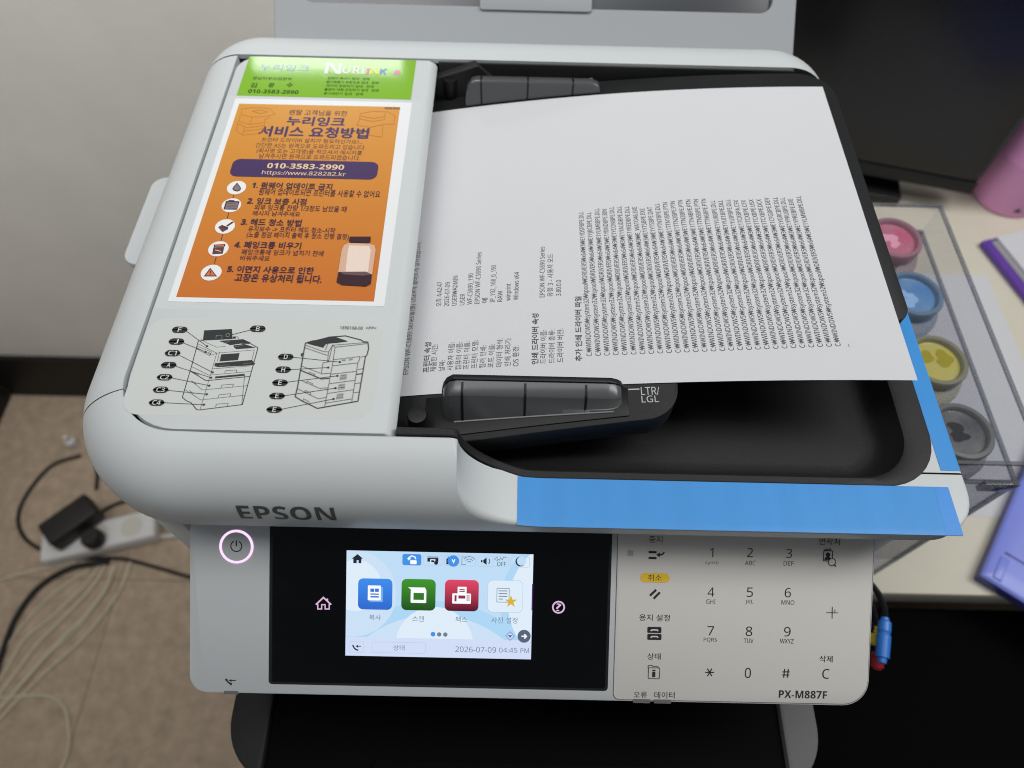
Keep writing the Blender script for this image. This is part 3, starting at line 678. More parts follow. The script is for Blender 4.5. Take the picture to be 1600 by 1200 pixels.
ik = Ink(pan_uv, pan, .31).reg(940, 810, .2875)
yel = mat('cancel_yellow', A(222, 178, 52), .45); sens = mat('sensor_grey', A(160, 158, 154), .5)
for c_, sub, x0, y0, x1, y1, sx0, sx1, sy in (('1', 'symb', 588, 160, 607, 210, 562, 634, 230), ('2', 'ABC', 790, 160, 822, 210, 778, 836, 230), ('3', 'DEF', 1002, 164, 1034, 214, 988, 1042, 232),
        ('4', 'GHI', 576, 374, 612, 424, 568, 618, 440), ('5', 'JKL', 788, 374, 822, 426, 780, 824, 442), ('6', 'MNO', 994, 376, 1028, 428, 976, 1046, 444),
        ('7', 'PQRS', 574, 584, 610, 634, 554, 626, 648), ('8', 'TUV', 782, 586, 818, 638, 772, 824, 652), ('9', 'WXYZ', 990, 588, 1026, 640, 968, 1042, 654)):
    ik.text(c_, x0, y0, x1, y1, DARKINK, -.008); ik.text(sub, sx0, sy-1, sx1, sy+24, DARKINK, -.006)
ik.text('0', 777, 810, 811, 866, DARKINK, -.008); ik.text('C', 1198, 816, 1236, 870, DARKINK, -.012); ik.text('PX-M887F', 962, 934, 1224, 976, DARKINK, .012)
for x, y in ((586, 835),):
    for k in range(3):
        a = math.radians(60*k); ik.line([(x-24*math.cos(a), y-24*math.sin(a)), (x+24*math.cos(a), y+24*math.sin(a))], .55, DARKINK)
for P in ([(994, 816), (988, 864)], [(1014, 816), (1008, 864)], [(982, 832), (1020, 832)], [(981, 849), (1019, 849)]): ik.line(P, .55, DARKINK)
for t_, a_ in (('중지', (256, 94, 330, 132)), ('용지 설정', (204, 520, 370, 556)), ('상태', (248, 730, 320, 766)), ('오류', (174, 940, 246, 974)), ('데이터', (286, 940, 396, 976)), ('연락처', (1180, 106, 1294, 144)), ('삭제', (1182, 744, 1254, 780))): ik.text(t_, *a_, DARKINK, .004)
ik.rect(210, 296, 368, 346, yel, 2.2); ik.text('취소', 250, 304, 326, 338, DARKINK, .006)
ik.rect(140, 172, 172, 204, sens)
ik.rect(254, 176, 298, 188, DARKINK, .3); ik.rect(254, 208, 298, 220, DARKINK, .3); ik.line([(340, 182), (330, 194), (312, 198), (300, 197)], .75, DARKINK); ik.poly([(296, 196), (316, 184), (316, 210)], DARKINK)
ik.line([(262, 418), (296, 386)], 1.1, DARKINK); ik.line([(282, 434), (316, 400)], 1.1, DARKINK)
ik.rect(248, 588, 324, 620, DARKINK, .5); ik.rect(248, 626, 324, 658, DARKINK, .5); ik.line([(266, 610), (272, 604), (300, 604), (306, 610)], .7, KEYGREY); ik.line([(266, 646), (272, 640), (300, 640), (306, 646)], .7, KEYGREY)
ik.frame(252, 808, 316, 870, DARKINK, .3, .6); ik.line([(252, 812), (253, 797), (274, 797), (280, 803), (306, 803), (308, 810)], .3, DARKINK); ik.text('i', 274, 820, 292, 860, DARKINK, .05)
ik.line([(1220, 510), (1284, 511)], .32, DARKINK); ik.line([(1252, 478), (1251, 542)], .32, DARKINK); ik.line([(1266, 492), (1266, 512)], .3, DARKINK)
ik.frame(1202, 172, 1254, 232, DARKINK, .45, .6); ik.line([(1208, 170), (1240, 164), (1242, 172)], .4, DARKINK); ik.disc(1228, 196, 1.15, DARKINK); ik.disc(1226, 224, 1.7, DARKINK, a0=0, a1=180, n=14); ik.disc(1250, 236, 2.0, KEYGREY); ik.disc(1250, 236, 2.0, DARKINK, inner=1.6); ik.line([(1260, 248), (1272, 260)], .55, DARKINK)
build(ik.mb, 'lettering', KP, smooth=False)
for a, b in ((0, 0), (1, 0)):
    p = pan_uv(940+(217 if not a else 330)*.2875, 810+(1000 if not a else 1002)*.2875)
    t = MB(); t.prism(rrect(p[0]-4.3, p[0]+4.3, -48.05, -46.0, .4, 3), -3, .34, GREYMID, pan); build(t, 'indicator_window', PR)
p = pan_uv(361, 1087); t = MB(); t.prism(rrect(p[0]-3.6, p[0]+3.6, -48.05, -46.3, .4, 3), -3, .1, GREYMID, pan); build(t, 'indicator_window', PR)
# power button with a lit ring
p = pan_uv(369.5, 854)
mb = MB(); mb.loft([[pan(p[0]+q*math.cos(k*math.pi/24), p[1]+q*math.sin(k*math.pi/24), z) for k in range(48)] for q, z in ((8.5, 0), (8.5, .25), (8.2, .4), (7.55, .4), (7.3, .2), (7.3, 0))], glow('ring_light', (250, 214, 255), 1.15), True)
PB = build(mb, 'power_button', PR)
mb = MB(); mb.loft([[pan(p[0]+q*math.cos(k*math.pi/24), p[1]+q*math.sin(k*math.pi/24), z) for k in range(48)] for q, z in ((7.2, 0), (7.2, .22), (6.8, .35))], WHITE, True, False, True); build(mb, 'button_cap', PB)
ik = Ink(pan_uv, pan, .37).reg(100, 560, .3375)
ik.disc(799, 868, 3.0, DARKINK, inner=2.45, a0=118, a1=422, n=30); ik.line([(799, 842), (799, 868)], .6, DARKINK)
build(ik.mb, 'power_symbol', PB, smooth=False)
ik = Ink(pan_uv, pan, .06).reg(340, 1040, .2)          # call mark below the power button
ik.line([(68, 108), (78, 124), (92, 136), (108, 142)], .8, DARKINK); ik.line([(92, 116), (142, 116)], .5, DARKINK); ik.poly([(88, 116), (108, 104), (108, 128)], DARKINK); ik.line([(64, 104), (72, 114)], 1.2, DARKINK); ik.line([(98, 142), (112, 144)], 1.2, DARKINK)
build(ik.mb, 'call_mark', CP, smooth=False)
# touch screen
q0, q1 = pan_uv(542, 862), pan_uv(831, 1027); us0, us1, vs0, vs1 = -79.1, 14.1, -26.7, 26.7
ik = Ink(pan_uv, pan, .51)
sky = glow('screen_pale_blue', (196, 226, 252), .95); sky2 = glow('screen_blue', (178, 219, 251), .95); sky3 = glow('screen_ice', (208, 230, 252), .95); scrw = glow('screen_white', (226, 240, 253), .97); bar = glow('screen_bar', (214, 226, 252), .95)
ik.out([(us0, vs0), (us1, vs0), (us1, vs1), (us0, vs1)], [(0, 1, 2, 3)], sky)
def sdisc(cu, cv, rad, m):
    P = [(cu+rad*math.cos(k*math.pi/40), cv+rad*math.sin(k*math.pi/40)) for k in range(80)]
    def clip(P, f, g):
        out = []
        for i in range(len(P)):
            a, b = P[i-1], P[i]; fa, fb = f(a), f(b)
            if (fa >= 0) != (fb >= 0): t = fa/(fa-fb); out.append((a[0]+(b[0]-a[0])*t, a[1]+(b[1]-a[1])*t))
            if fb >= 0: out.append(b)
        return out
    for f in (lambda p: p[0]-us0-.05, lambda p: us1-.05-p[0], lambda p: p[1]-vs0-.05, lambda p: vs1-.05-p[1]): P = clip(P, f, 0)
    ik.out(P, [tuple(range(len(P)))], m)
sdisc(-34, -60, 62, sky2); sdisc(-34, -60, 55, sky3); sdisc(-76, 5, 22, sky3); sdisc(-74.5, 9, 13, scrw); sdisc(34, 2, 36, sky2); sdisc(36, 2, 34, scrw); sdisc(-34.5, -20.5, 19.5, scrw)
ik.out([(us0, vs0), (us1, vs0), (us1, vs0+9.6), (us0, vs0+9.6)], [(0, 1, 2, 3)], bar)
ik.reg(530, 850, .2)
inkd = glow('screen_dark', (38, 44, 60), .8); inkg = glow('screen_grey', (120, 132, 150), .9); lineg = glow('screen_line', (186, 204, 226), .95); sb = glow('screen_button_blue', (70, 150, 236), .95); pure = glow('screen_pure_white', (250, 252, 255), 1.0)
ik.poly([(145, 76), (188, 112), (100, 112)], inkd); ik.poly([(112, 112), (176, 112), (174, 148), (112, 147)], inkd); ik.poly([(138, 124), (154, 124), (154, 148), (138, 148)], sky)
ik.rect(495, 76, 643, 164, sb, 1.0); ik.rect(556, 124, 606, 155, pure, .4); ik.line([(546, 124), (546, 104), (568, 90), (594, 100), (600, 116)], .6, pure); ik.line([(536, 116), (546, 104), (558, 116)], .6, pure)
for x0, x1, y in ((656, 806, 82), (822, 1066, 86), (1082, 1324, 92), (1338, 1488, 96)): ik.frame(x0, y, x1, y+84, lineg, .22, 1.0)
ik.line([(944, 92), (944, 164)], .2, lineg); ik.line([(1202, 96), (1202, 170)], .2, lineg)
ik.rect(690, 96, 776, 102, inkd); ik.rect(690, 106, 776, 136, inkd); ik.rect(712, 116, 752, 148, scrw); ik.rect(720, 124, 744, 140, inkd); ik.disc(758, 144, 1.0, inkd)
ik.rect(838, 110, 856, 156, inkd, .2); ik.line([(852, 94), (852, 110)], .4, inkd); ik.disc(893, 130, 2.9, sb); ik.line([(884, 116), (886, 130), (902, 130), (903, 116)], .5, pure); ik.line([(894, 130), (894, 148)], .5, pure)
ik.line([(990, 98), (960, 98), (958, 156), (990, 157)], .3, inkg)
for rad in (1.4, 2.6, 3.8): ik.disc(1016, 152, rad, inkg, inner=rad-.35, a0=40, a1=140, n=12)
ik.rect(1108, 122, 1120, 140, inkd); ik.poly([(1126, 122), (1152, 102), (1152, 160), (1126, 142)], inkd); ik.disc(1150, 132, 1.9, inkd, inner=1.5, a0=-50, a1=50, n=10)
ik.text('OFF', 1234, 136, 1304, 170, inkd, -.01); ik.line([(1212, 114), (1234, 98), (1236, 128), (1212, 114)], .25, inkg); ik.line([(1240, 116), (1250, 124), (1262, 104), (1274, 122), (1286, 98), (1308, 106)], .3, inkg)
ik.disc(1416, 134, 2.5, inkd); ik.disc(1424, 130, 2.3, sky)
ik.reg(530, 890, .2)
for t_, a_ in (('복사', (236, 348, 328, 392)), ('스캔', (572, 358, 664, 402)), ('팩스', (910, 362, 1000, 408)), ('사전 설정', (1188, 368, 1392, 416)), ('상태', (424, 584, 512, 628))): ik.text(t_, *a_, inkg, -.012)
ik.disc(734, 500, 1.2, sb); ik.disc(782, 502, 1.1, inkg); ik.disc(830, 503, 1.1, inkg)
ik.frame(78, 558, 196, 642, lineg, .22, 1.0); ik.frame(256, 562, 678, 648, lineg, .22, 1.0)
ik.line([(108, 584), (118, 606), (134, 620), (152, 626)], .7, inkd); ik.line([(136, 594), (174, 594)], .4, inkd); ik.poly([(130, 594), (150, 582), (150, 606)], inkd)
ik.text('2026-07-09', 908, 598, 1226, 642, inkg, .002); ik.text('04:45', 1248, 606, 1392, 644, inkg, .002); ik.text('PM', 1416, 610, 1482, 646, inkg, .002)
ik.poly([(1336, 474), (1376, 516), (1334, 554), (1296, 512)], glow('screen_diamond', (160, 180, 214), .95)); ik.poly([(1336, 492), (1360, 516), (1334, 538), (1312, 512)], scrw); ik.poly([(1318, 506), (1354, 508), (1334, 530)], glow('screen_arrow', (40, 100, 220), .95))
ik.disc(1444, 516, 3.3, glow('screen_slate', (92, 104, 128), .9)); ik.line([(1424, 516), (1460, 517)], .7, pure); ik.line([(1446, 500), (1462, 517), (1446, 534)], .7, pure)
ik.rect(1504, 108, 1514, 314, glow('screen_violet', (78, 30, 110), .9), .3)
TS = build(ik.mb, 'touch_screen', PR, smooth=False)
def grad(name, top, bot, v0, v1):
    m = glow(name, top, .95); nt = m.node_tree; a = nt.nodes.new('ShaderNodeTexCoord'); b = nt.nodes.new('ShaderNodeSeparateXYZ'); c = nt.nodes.new('ShaderNodeMapRange'); e = nt.nodes.new('ShaderNodeValToRGB')
    z0, z1 = (Vector(pan(0, v0, 0)).y-280)*S, (Vector(pan(0, v1, 0)).y-280)*S
    c.inputs['From Min'].default_value = z0; c.inputs['From Max'].default_value = z1
    e.color_ramp.elements[0].color = (*lin(bot), 1); e.color_ramp.elements[1].color = (*lin(top), 1)
    nt.links.new(a.outputs['Object'], b.inputs[0]); nt.links.new(b.outputs[1], c.inputs['Value']); nt.links.new(c.outputs[0], e.inputs[0]); nt.links.new(e.outputs[0], nt.nodes['Principled BSDF'].inputs['Emission Color']); return m
def app(draw, x0, y0, x1, y1, m, edge=None):
    global ik
    ik = Ink(pan_uv, pan, .80).reg(530, 890, .2)
    if edge: ik.rect(x0-3, y0-3, x1+3, y1+3, edge, 2.6)
    ik.rect(x0, y0, x1, y1, m, 2.5); draw(); build(ik.mb, 'app_icon', TS, smooth=False)
v_ = lambda y: pan_uv(680, 890+y*.2)[1]
def d1():
    bl = glow('icon_blue_page', (120, 176, 246), .95); ik.rect(240, 132, 344, 248, bl, .3); ik.rect(226, 120, 328, 236, pure, .3)
    c = glow('icon_blue', (52, 122, 224), .95)
    for a_ in ((246, 144, 276, 170), (282, 144, 312, 170), (246, 182, 312, 192), (246, 202, 312, 214)): ik.rect(*a_, c)
app(d1, 150, 66, 417, 308, grad('app_blue', (66, 146, 244), (48, 110, 214), v_(308), v_(66)))
def d2():
    ik.poly([(540, 134), (672, 136), (684, 162), (570, 158)], pure); ik.rect(560, 156, 682, 256, pure, .5); ik.rect(582, 178, 664, 232, glow('icon_green', (52, 128, 36), .9))
app(d2, 488, 70, 754, 314, grad('app_green', (66, 156, 46), (34, 84, 26), v_(314), v_(70)))
def d3():
    c = glow('icon_wine', (150, 44, 84), .95); ik.rect(926, 130, 996, 186, pure, .3); ik.rect(884, 182, 1030, 262, pure, .5)
    for a_ in ((940, 148, 982, 156), (940, 162, 982, 170), (902, 196, 918, 244), (932, 198, 986, 222)): ik.rect(*a_, c)
    for i in range(2):
        for j in range(3): ik.rect(996+14*i, 196+16*j, 1005+14*i, 206+16*j, c)
app(d3, 826, 76, 1090, 320, grad('app_red', (232, 74, 104), (84, 18, 40), v_(320), v_(76)))
def d4():
    ik.frame(1230, 140, 1330, 252, inkg, .3, .3)
    for k in range(4): ik.line([(1246, 162+21*k), (1314-(34 if k == 3 else 0), 163+21*k)], .45, inkg)
    P = []
    for k in range(10):
        a = math.radians(90+36*k); rr = 52 if k % 2 == 0 else 20; P.append((1342+rr*math.cos(a), 246-rr*math.sin(a)))
    c0 = (1342, 246); uvs = [ik.uv(*p) for p in P]; ik.out([ik.uv(*c0)]+uvs, [(0, k+1, (k+1) % 10+1) for k in range(10)], glow('icon_star', (222, 184, 48), .95))
app(d4, 1162, 82, 1432, 328, scrw, lineg)
# lit symbols on the glass
vio = glow('lit_violet', (222, 184, 222), 1.0)
ik = Ink(pan_uv, pan, .52).reg(420, 820, .3375)
ik.line([(219, 368), (254, 335), (290, 368)], .75, vio); ik.line([(228, 364), (228, 388), (246, 388), (246, 368), (262, 368), (262, 388), (281, 388), (281, 364)], .6, vio); ik.line([(272, 340), (272, 350)], .8, vio)
build(ik.mb, 'home_symbol', DG, smooth=False)
ik = Ink(pan_uv, pan, .52).reg(420, 820, .3375)
ik.disc(1341, 380, 3.25, vio, inner=2.45); ik.text('?', 1329, 362, 1354, 398, vio, .03)
build(ik.mb, 'help_symbol', DG, smooth=False)

# ------------------------------------------------------------------ paper output tray below the panel
mb = MB(); mb.prism(rrect(-137.2, 167.4, 6, 121.6, (10, 10, 1, 1)), -204, -192, NIGHT); OT = build(mb, 'output_tray', PR, bevel=1.5)
mb = MB(); mb.box(-101.5, 135, 49.0, 54, -192.2, -191.0, NIGHT); build(mb, 'ridge', OT, bevel=.5)
mb = MB(); mb.prism(rrect(-74, 90, 6, 24, 4), -192.2, -188.8, NIGHT); build(mb, 'ridge', OT, bevel=.5)
arcp = lambda cx, cy, q, a0, a1: [(cx+q*math.cos(math.radians(a0+(a1-a0)*k/10)), cy+q*math.sin(math.radians(a0+(a1-a0)*k/10))) for k in range(11)]
mb = MB(); mb.prism(arcp(-126, 46, 35, 180, 251)+[(-137.4, 121.5), (-161, 121.5)], -225, -188, GREYBLK); build(mb, 'side_arm', PR, bevel=2.0)  # same plastic as the right arm; darker grey holds its shade
mb = MB(); mb.prism(arcp(154, 46, 35, -67, 0)+[(189, 121.5), (167.6, 121.5)], -225, -188, GREYMID); build(mb, 'side_arm', PR, bevel=2.0, label='textured arm, its lit look put into a lighter grey')  # lighter grey stands for the light falling on this arm

# ================================================================== the printed sheet
SH = MB(); xs = [-109+i*(297/60) for i in range(61)]; Y0, Y1 = 173.0, 383.6
top = [[(x, Y0+(Y1-Y0)*j/6, pz(x)-.05) for j in range(7)] for x in xs]
SH.loft(top, PAPER, closed=False)
SHEET = build(SH, 'printed_sheet', loc=(0, 278, -20)); tag(SHEET, 'white printed test page lying in the document feeder', 'paper')
def on_sheet(x, y):
    z = -10.0
    for _ in range(10): p = atz(x, y, z); z = pz(p.x)
    return p
PT = MB()
kk = [.05]
def prow(s_, a, b, reg, em=3.55, bold=-.006):
    A_ = on_sheet(reg[0]+a[0]*reg[2], reg[1]+a[1]*reg[2]); B_ = on_sheet(reg[0]+b[0]*reg[2], reg[1]+b[1]*reg[2])
    dx, dy = B_.x-A_.x, B_.y-A_.y; Ln = math.hypot(dx, dy); dx /= Ln; dy /= Ln
    vs_, fs = glyphs(s_, bold); ax, bx = min(p[0] for p in vs_), max(p[0] for p in vs_); k = Ln/(bx-ax)
    b = max(0, bold)*.9
    for ox, oy in (((0, 0), (b, 0), (-b, 0), (0, b), (0, -b)) if b else ((0, 0),)):
        P = []
        for px, py in vs_:
            q = (px+ox-ax)*k; h = (py+oy)*em; X = A_.x+dx*q-dy*h; Y = A_.y+dy*q+dx*h; P.append((X, Y, pz(X)+kk[0]))
        kk[0] += .0006; PT.add(P, fs, INK)
g4 = (620, 300, .26667)
for s_, a, b in (('EPSON WF-C5890 Series을(를) USER에 올바르게 설치했습니다.', (66, 1068), (144, 290)),
    ('제출한 시간:', (226, 1052), (240, 890)), ('오후 4:42:47', (260, 668), (266, 525)), ('날짜:', (276, 1048), (284, 985)), ('2026-07-09', (304, 668), (312, 527)), ('사용자 이름:', (326, 1045), (338, 880)), ('USER₩ADMIN', (350, 664), (358, 490)),
    ('컴퓨터 이름:', (374, 1040), (384, 878)), ('USER', (396, 662), (400, 595)), ('프린터 이름:', (420, 1038), (428, 875)), ('WF-C5890_190', (440, 658), (448, 476)), ('프린터 모델:', (468, 1033), (476, 868)), ('EPSON WF-C5890 Series', (484, 654), (496, 352)),
    ('컬러 인쇄:', (516, 1030), (524, 898)), ('예', (530, 650), (532, 620)), ('포트 이름:', (564, 1028), (574, 890)), ('IP_192_168_0_190', (574, 645), (582, 428)), ('데이터 형식:', (614, 1024), (620, 858)), ('RAW', (618, 642), (620, 578)),
    ('인쇄 처리기:', (664, 1020), (668, 855)), ('winprint', (666, 636), (668, 536)), ('OS 환경:', (712, 1020), (714, 900)), ('Windows x64', (712, 632), (716, 468)),
    ('드라이버 이름:', (872, 1006), (876, 808)), ('EPSON WF-C5890 Series', (866, 616), (866, 320)), ('드라이버 종류:', (924, 1002), (924, 806)), ('유형 3 - 사용자 모드', (914, 612), (914, 362)), ('드라이버 버전:', (974, 998), (974, 800)), ('3.80.0.0', (962, 608), (962, 515))):
    prow(s_, a, b, g4)
for s_, a, b in (('프린터 속성', (186, 1056), (200, 880)), ('인쇄 드라이버 속성', (826, 1008), (828, 712)), ('추가 인쇄 드라이버 파일', (1084, 990), (1078, 612))): prow(s_, a, b, g4, 3.7, .022)
files = '1YDSPBPE.DLL 1YJBCBPE.DLL 1YUMRBPE.DLL 1YBNDBPE.BIN 1YCONBPE.DLL 1YAUDBPE.DLL 1YREDBPE.DLL _WATO46.EXE 1YTSBPE.EXE 1YTSBPE.DAT 1YTNTBPE.DLL 1TTN1BPE.PTN 1TTN2BPE.PTN 1TTN3BPE.PTN 1TTN4BPE.PTN 1TTN5BPE.PTN 1TTN6BPE.PTN 1YURBPE.DLL 1YUI1BPE.DLL 1YUIPBPE.DLL 1TCXBPA.CFX 1TCXBPE.CFX 1TCXBPE.USX 1TCXBPE.DCX 1CFGBPE.DEV 1YGRCBPE.DLL 1YPRUBPE.DLL 1YPREBPE.EXE 1YLMWBPE.DLL'.split()
tops = [130, 133, 114, 117, 105, 103, 103, 106, 114, 106, 88, 84, 78, 72, 70, 68, 66, 74, 72, 69, 72, 72, 69, 68, 60, 58, 60, 66, 52]
tx = [150, 189, 229, 267, 303, 341, 379, 418, 456, 493, 530, 570, 608, 646, 686, 724, 762, 808, 846, 884, 924, 962, 1000, 1038, 1078, 1120, 1156, 1196, 1236]
for i, f_ in enumerate(files):
    x0 = 208+(1453-208)*i/28; y0 = 852-49*i/28
    prow('C:₩WINDOWS₩system32₩spool₩DRIVERS₩x64₩3₩E'+f_, (x0, y0), (tx[i]+14, tops[i]), (860, 290, .3125))
prow('...', (1496, 806), (1492, 792), (860, 290, .3125))
build(PT, 'lettering', SHEET, smooth=False)

# ================================================================== things on the desk
# clear ink box
BX = empty('ink_box', (296, 298, DZ), 'clear acrylic box around four ink bottles beside the printer', 'box')
cl2 = clear('clear_acrylic_shaded', (.84, .84, .865), .9, .04, .012); cl = clear('clear_acrylic', (.965, .968, .975), 1.0, .04, .012); ed = clear('acrylic_edge', (.55, .56, .60), .9, .08, .16)  # upright walls tinted darker to hold shade and dark reflections
X0, X1, Ya, Yb, ZT = 261, 331, 188, 407.5, -117
def panel(name, *b):
    t = MB(); t.box(*b, cl2 if 'side' in name or 'front' in name or 'back' in name else cl); return build(t, name, BX, smooth=False)
panel('front_panel', X0, X1, Ya, Ya+2.4, DZ+3, -146); panel('back_panel', X0, X1, Yb-2.4, Yb, DZ+3, -146)
panel('side_panel', X0, X0+2.4, Ya+2.5, Yb-2.5, DZ+3, -146); panel('side_panel', X1-2.4, X1, Ya+2.5, Yb-2.5, DZ+3, -146); panel('bottom_panel', X0, X1, Ya, Yb, DZ+.5, DZ+2.9)
lid = panel('lid', X0-.5, X1+.5, Ya-.5, Yb+.5, ZT-2.4, ZT)
def edges(par, z, w_=1.5, x0=X0, x1=X1, name='edge', y0=Ya, y1=Yb):
    t = MB()
    t.box(x0-.7, x1+.7, y0-.7, y0+w_, z-w_, z+.2, ed); t.box(x0-.7, x1+.7, y1-w_, y1+.7, z-w_, z+.2, ed); t.box(x0-.7, x0+w_, y0+w_, y1-w_, z-w_, z+.2, ed); t.box(x1-w_, x1+.7, y0+w_, y1-w_, z-w_, z+.2, ed)
    build(t, name, par, smooth=False)
edges(lid, ZT+.05, 1.7, name='rim'); edges(lid, -145.2, 1.8, name='lower_rim')
t = MB(); t.box(X0, X1, Ya-.4, Ya+1.8, -143.2, ZT-2.5, cl); t.box(X1-1.8, X1+.4, Ya+2, Yb-2, -143.2, ZT-2.5, cl); build(t, 'skirt', lid, smooth=False)
for x, y in ((X1, Ya), (X1, Yb), (X0, Ya), (X0, Yb)):
    t = MB(); t.box(x-1.6, x+1.0, y-1.0, y+1.6, DZ+2.6, -148, ed); build(t, 'corner_edge', BX, smooth=False)
t = MB(); t.box(306, 328, Ya-4.5, Ya-1, -150, -139, ed); t.box(314, 320, Ya-5.2, Ya-4.6, -148, -141, ed); build(t, 'latch', BX, bevel=.5)
for nm, y, rgb, rgb2, lab in (('magenta', 385.0, (178, 84, 112), (214, 176, 192), 'ink bottle with a pink cap, farthest in the clear box'), ('cyan', 330.5, (70, 120, 172), (160, 190, 214), 'ink bottle with a blue cap between the pink and yellow ones'),
        ('yellow', 272.5, (176, 164, 66), (216, 210, 150), 'ink bottle with a yellow cap in the clear box'), ('black', 217.5, (70, 70, 73), (150, 150, 154), 'ink bottle with a dark grey cap, nearest in the clear box')):
    B = empty('ink_bottle', (296, y, DZ+2.5), lab, 'bottle', 'ink bottles in the clear box')
    cm = mat('ink_'+nm, A(*rgb), .25, .5, var=.30, vscale=48, vcol=A(*[min(215, int(c*.6+66)) for c in rgb])); tm = clear('bottle_tint_'+nm, tuple(.55+.45*v for v in lin(rgb2)), .9, .1, .22)
    t = MB(); t.lathe(296, y, [(10, DZ+2.6), (24, DZ+2.6), (25.5, DZ+6), (25.5, -149), (24, -144.5), (19.5, -141), (18.4, -140)], tm, 36); build(t, 'body', B, ang=50)
    t = MB(); t.lathe(296, y, [(18.5, -139.8), (20.8, -139), (21, -131), (20.2, -129.6), (17.6, -129.4), (17.0, -130.0), (16.6, -133.4)], mat('cap_'+nm, A(*[int(c*.42+(66 if nm != 'magenta' else 70)) if nm in ('magenta', 'cyan') else int(c*.2+88) for c in rgb]), .2, .55), 40); cp = build(t, 'cap', B, ang=45)
    t = MB(); t.lathe(296, y, [(.6, -132.9), (8, -132.7), (16.5, -133.0)][::-1], cm, 36); build(t, 'ink_pad', cp, ang=60)
    rb_ = random.Random(nm); bl = {'magenta': (214, 150, 172), 'cyan': (136, 170, 208), 'yellow': (150, 138, 40), 'black': (44, 44, 47)}[nm]; t = MB(); bmt = mat('smear_'+nm, A(*bl), .2, .5)
    for q_ in range(3 if nm != 'black' else 2):
        bx, by, br = 296+rb_.uniform(-7, 7), y+rb_.uniform(-7, 7), rb_.uniform(3.5, 6.5); ph_ = [rb_.uniform(0, 6.3) for _ in range(3)]
        t.add([(bx+br*(1+.22*math.sin(2*a_+ph_[0])+.16*math.sin(3*a_+ph_[1])+.08*math.sin(5*a_+ph_[2]))*math.cos(a_), by+.8*br*(1+.22*math.sin(2*a_+ph_[0])+.16*math.sin(3*a_+ph_[1]))*math.sin(a_), -132.55+.03*q_) for a_ in [k*math.pi/16 for k in range(32)]], [tuple(range(32))], bmt)
    build(t, 'ink_smear', cp, smooth=False)
# sheet of paper under the box
t = MB(); t.box(342, 552.5, 246, 543, DZ+.02, DZ+.35, PAPER); o = build(t, 'blank_sheet', loc=(450, 400, DZ), smooth=False); tag(o, 'blank white sheet lying flat on the desk beside the clear box', 'paper')
t = MB(); t.box(195, 341.5, 200, 440, DZ+.02, DZ+.32, PAPER); o = build(t, 'blank_sheet', loc=(300, 300, DZ), smooth=False); tag(o, 'blank white sheet lying under the clear ink box', 'paper')
# monitor
MN = empty('monitor', (400, 690, DZ), 'black monitor standing on the desk behind the printer', 'monitor')
k_ = 603/618; a = Vector((559*k_, 657.5*k_, 0)); dv = Vector((-122.5, 30.4, 0)).normalized(); nv = Vector((dv.y, -dv.x, 0));
if nv.y < 0: nv = -nv
c0 = a+dv*165
scr = mat('monitor_black', (.010, .010, .011), .32, .4); scg = mat('monitor_screen', (.006, .006, .007), .22, .45)
t = MB(); t.obox((c0.x+nv.x*12, c0.y+nv.y*12, -325+235), dv*165, nv*12, Vector((0, 0, 235)), scr); build(t, 'casing', MN, bevel=3)
t = MB(); t.obox((c0.x-nv.x*.6, c0.y-nv.y*.6, -325+20+213), dv*158, nv*.5, Vector((0, 0, 213)), scg); build(t, 'screen', MN, smooth=False)
t = MB(); t.obox((c0.x-nv.x*1.2, c0.y-nv.y*1.2, -325+9), dv*165, nv*1.1, Vector((0, 0, 8)), GREYBLK); build(t, 'bezel', MN, bevel=.6)
fp = atz(1376, 302, DZ); t = MB(); t.obox((fp.x-30, fp.y+28, DZ+7), Vector((52, -10, 0)), Vector((8, 42, 0)), Vector((0, 0, 7)), scr); build(t, 'foot', MN, bevel=3)
t = MB(); t.obox((fp.x-40, fp.y+70, (DZ-325)/2+20), Vector((18, -4, 0)), Vector((2, 7, 0)), Vector((0, 0, 38)), scr); build(t, 'stand', MN, bevel=2)
t = MB(); t.box(470, 1180, 738, 758, DZ, 140, mat('screen_fabric', (.011, .012, .016), .9, .2, bump=.4, bscale=900)); o = build(t, 'partition', loc=(800, 748, DZ), bevel=3); tag(o, 'dark desk partition behind the pink tumbler', 'partition')
# tumbler
TC = atz(1569, 305, DZ); TB = empty('tumbler', (TC.x, TC.y, DZ), 'pink tumbler with a raised ring standing on the desk', 'tumbler')
t = MB(); t.lathe(TC.x, TC.y, [(36, DZ), (39.5, DZ+1), (41, DZ+4), (41.6, DZ+66), (41.9, DZ+67)], PINK, 56); build(t, 'base', TB, ang=50)
t = MB(); t.lathe(TC.x, TC.y, [(42.4, DZ+67.2), (43.2, DZ+68), (43.0, DZ+69), (42.6, DZ+70), (43.4, DZ+150), (42, DZ+158)], PINK, 56); build(t, 'wall', TB, ang=50)
t = MB(); t.lathe(TC.x, TC.y, [(42.5, DZ+158.2), (42.8, DZ+166), (30, DZ+172), (28, DZ+176)], mat('tumbler_lid', A(150, 100, 136), .4), 48); build(t, 'lid', TB, ang=50)
lm = mat('tumbler_mark', (.03, .02, .03), .4); t = MB()
def tw(ang, z): return (TC.x+41.45*math.cos(ang), TC.y+41.45*math.sin(ang), DZ+z)
a0 = math.radians(-104)
t.add([tw(a0, 11), tw(a0+.14, 11), tw(a0+.14, 16), tw(a0+.09, 17)], [(0, 1, 2, 3)], lm); t.add([tw(a0+.16, 11), tw(a0+.22, 11), tw(a0+.16, 16)], [(0, 1, 2)], lm); build(t, 'mark', TB, smooth=False)
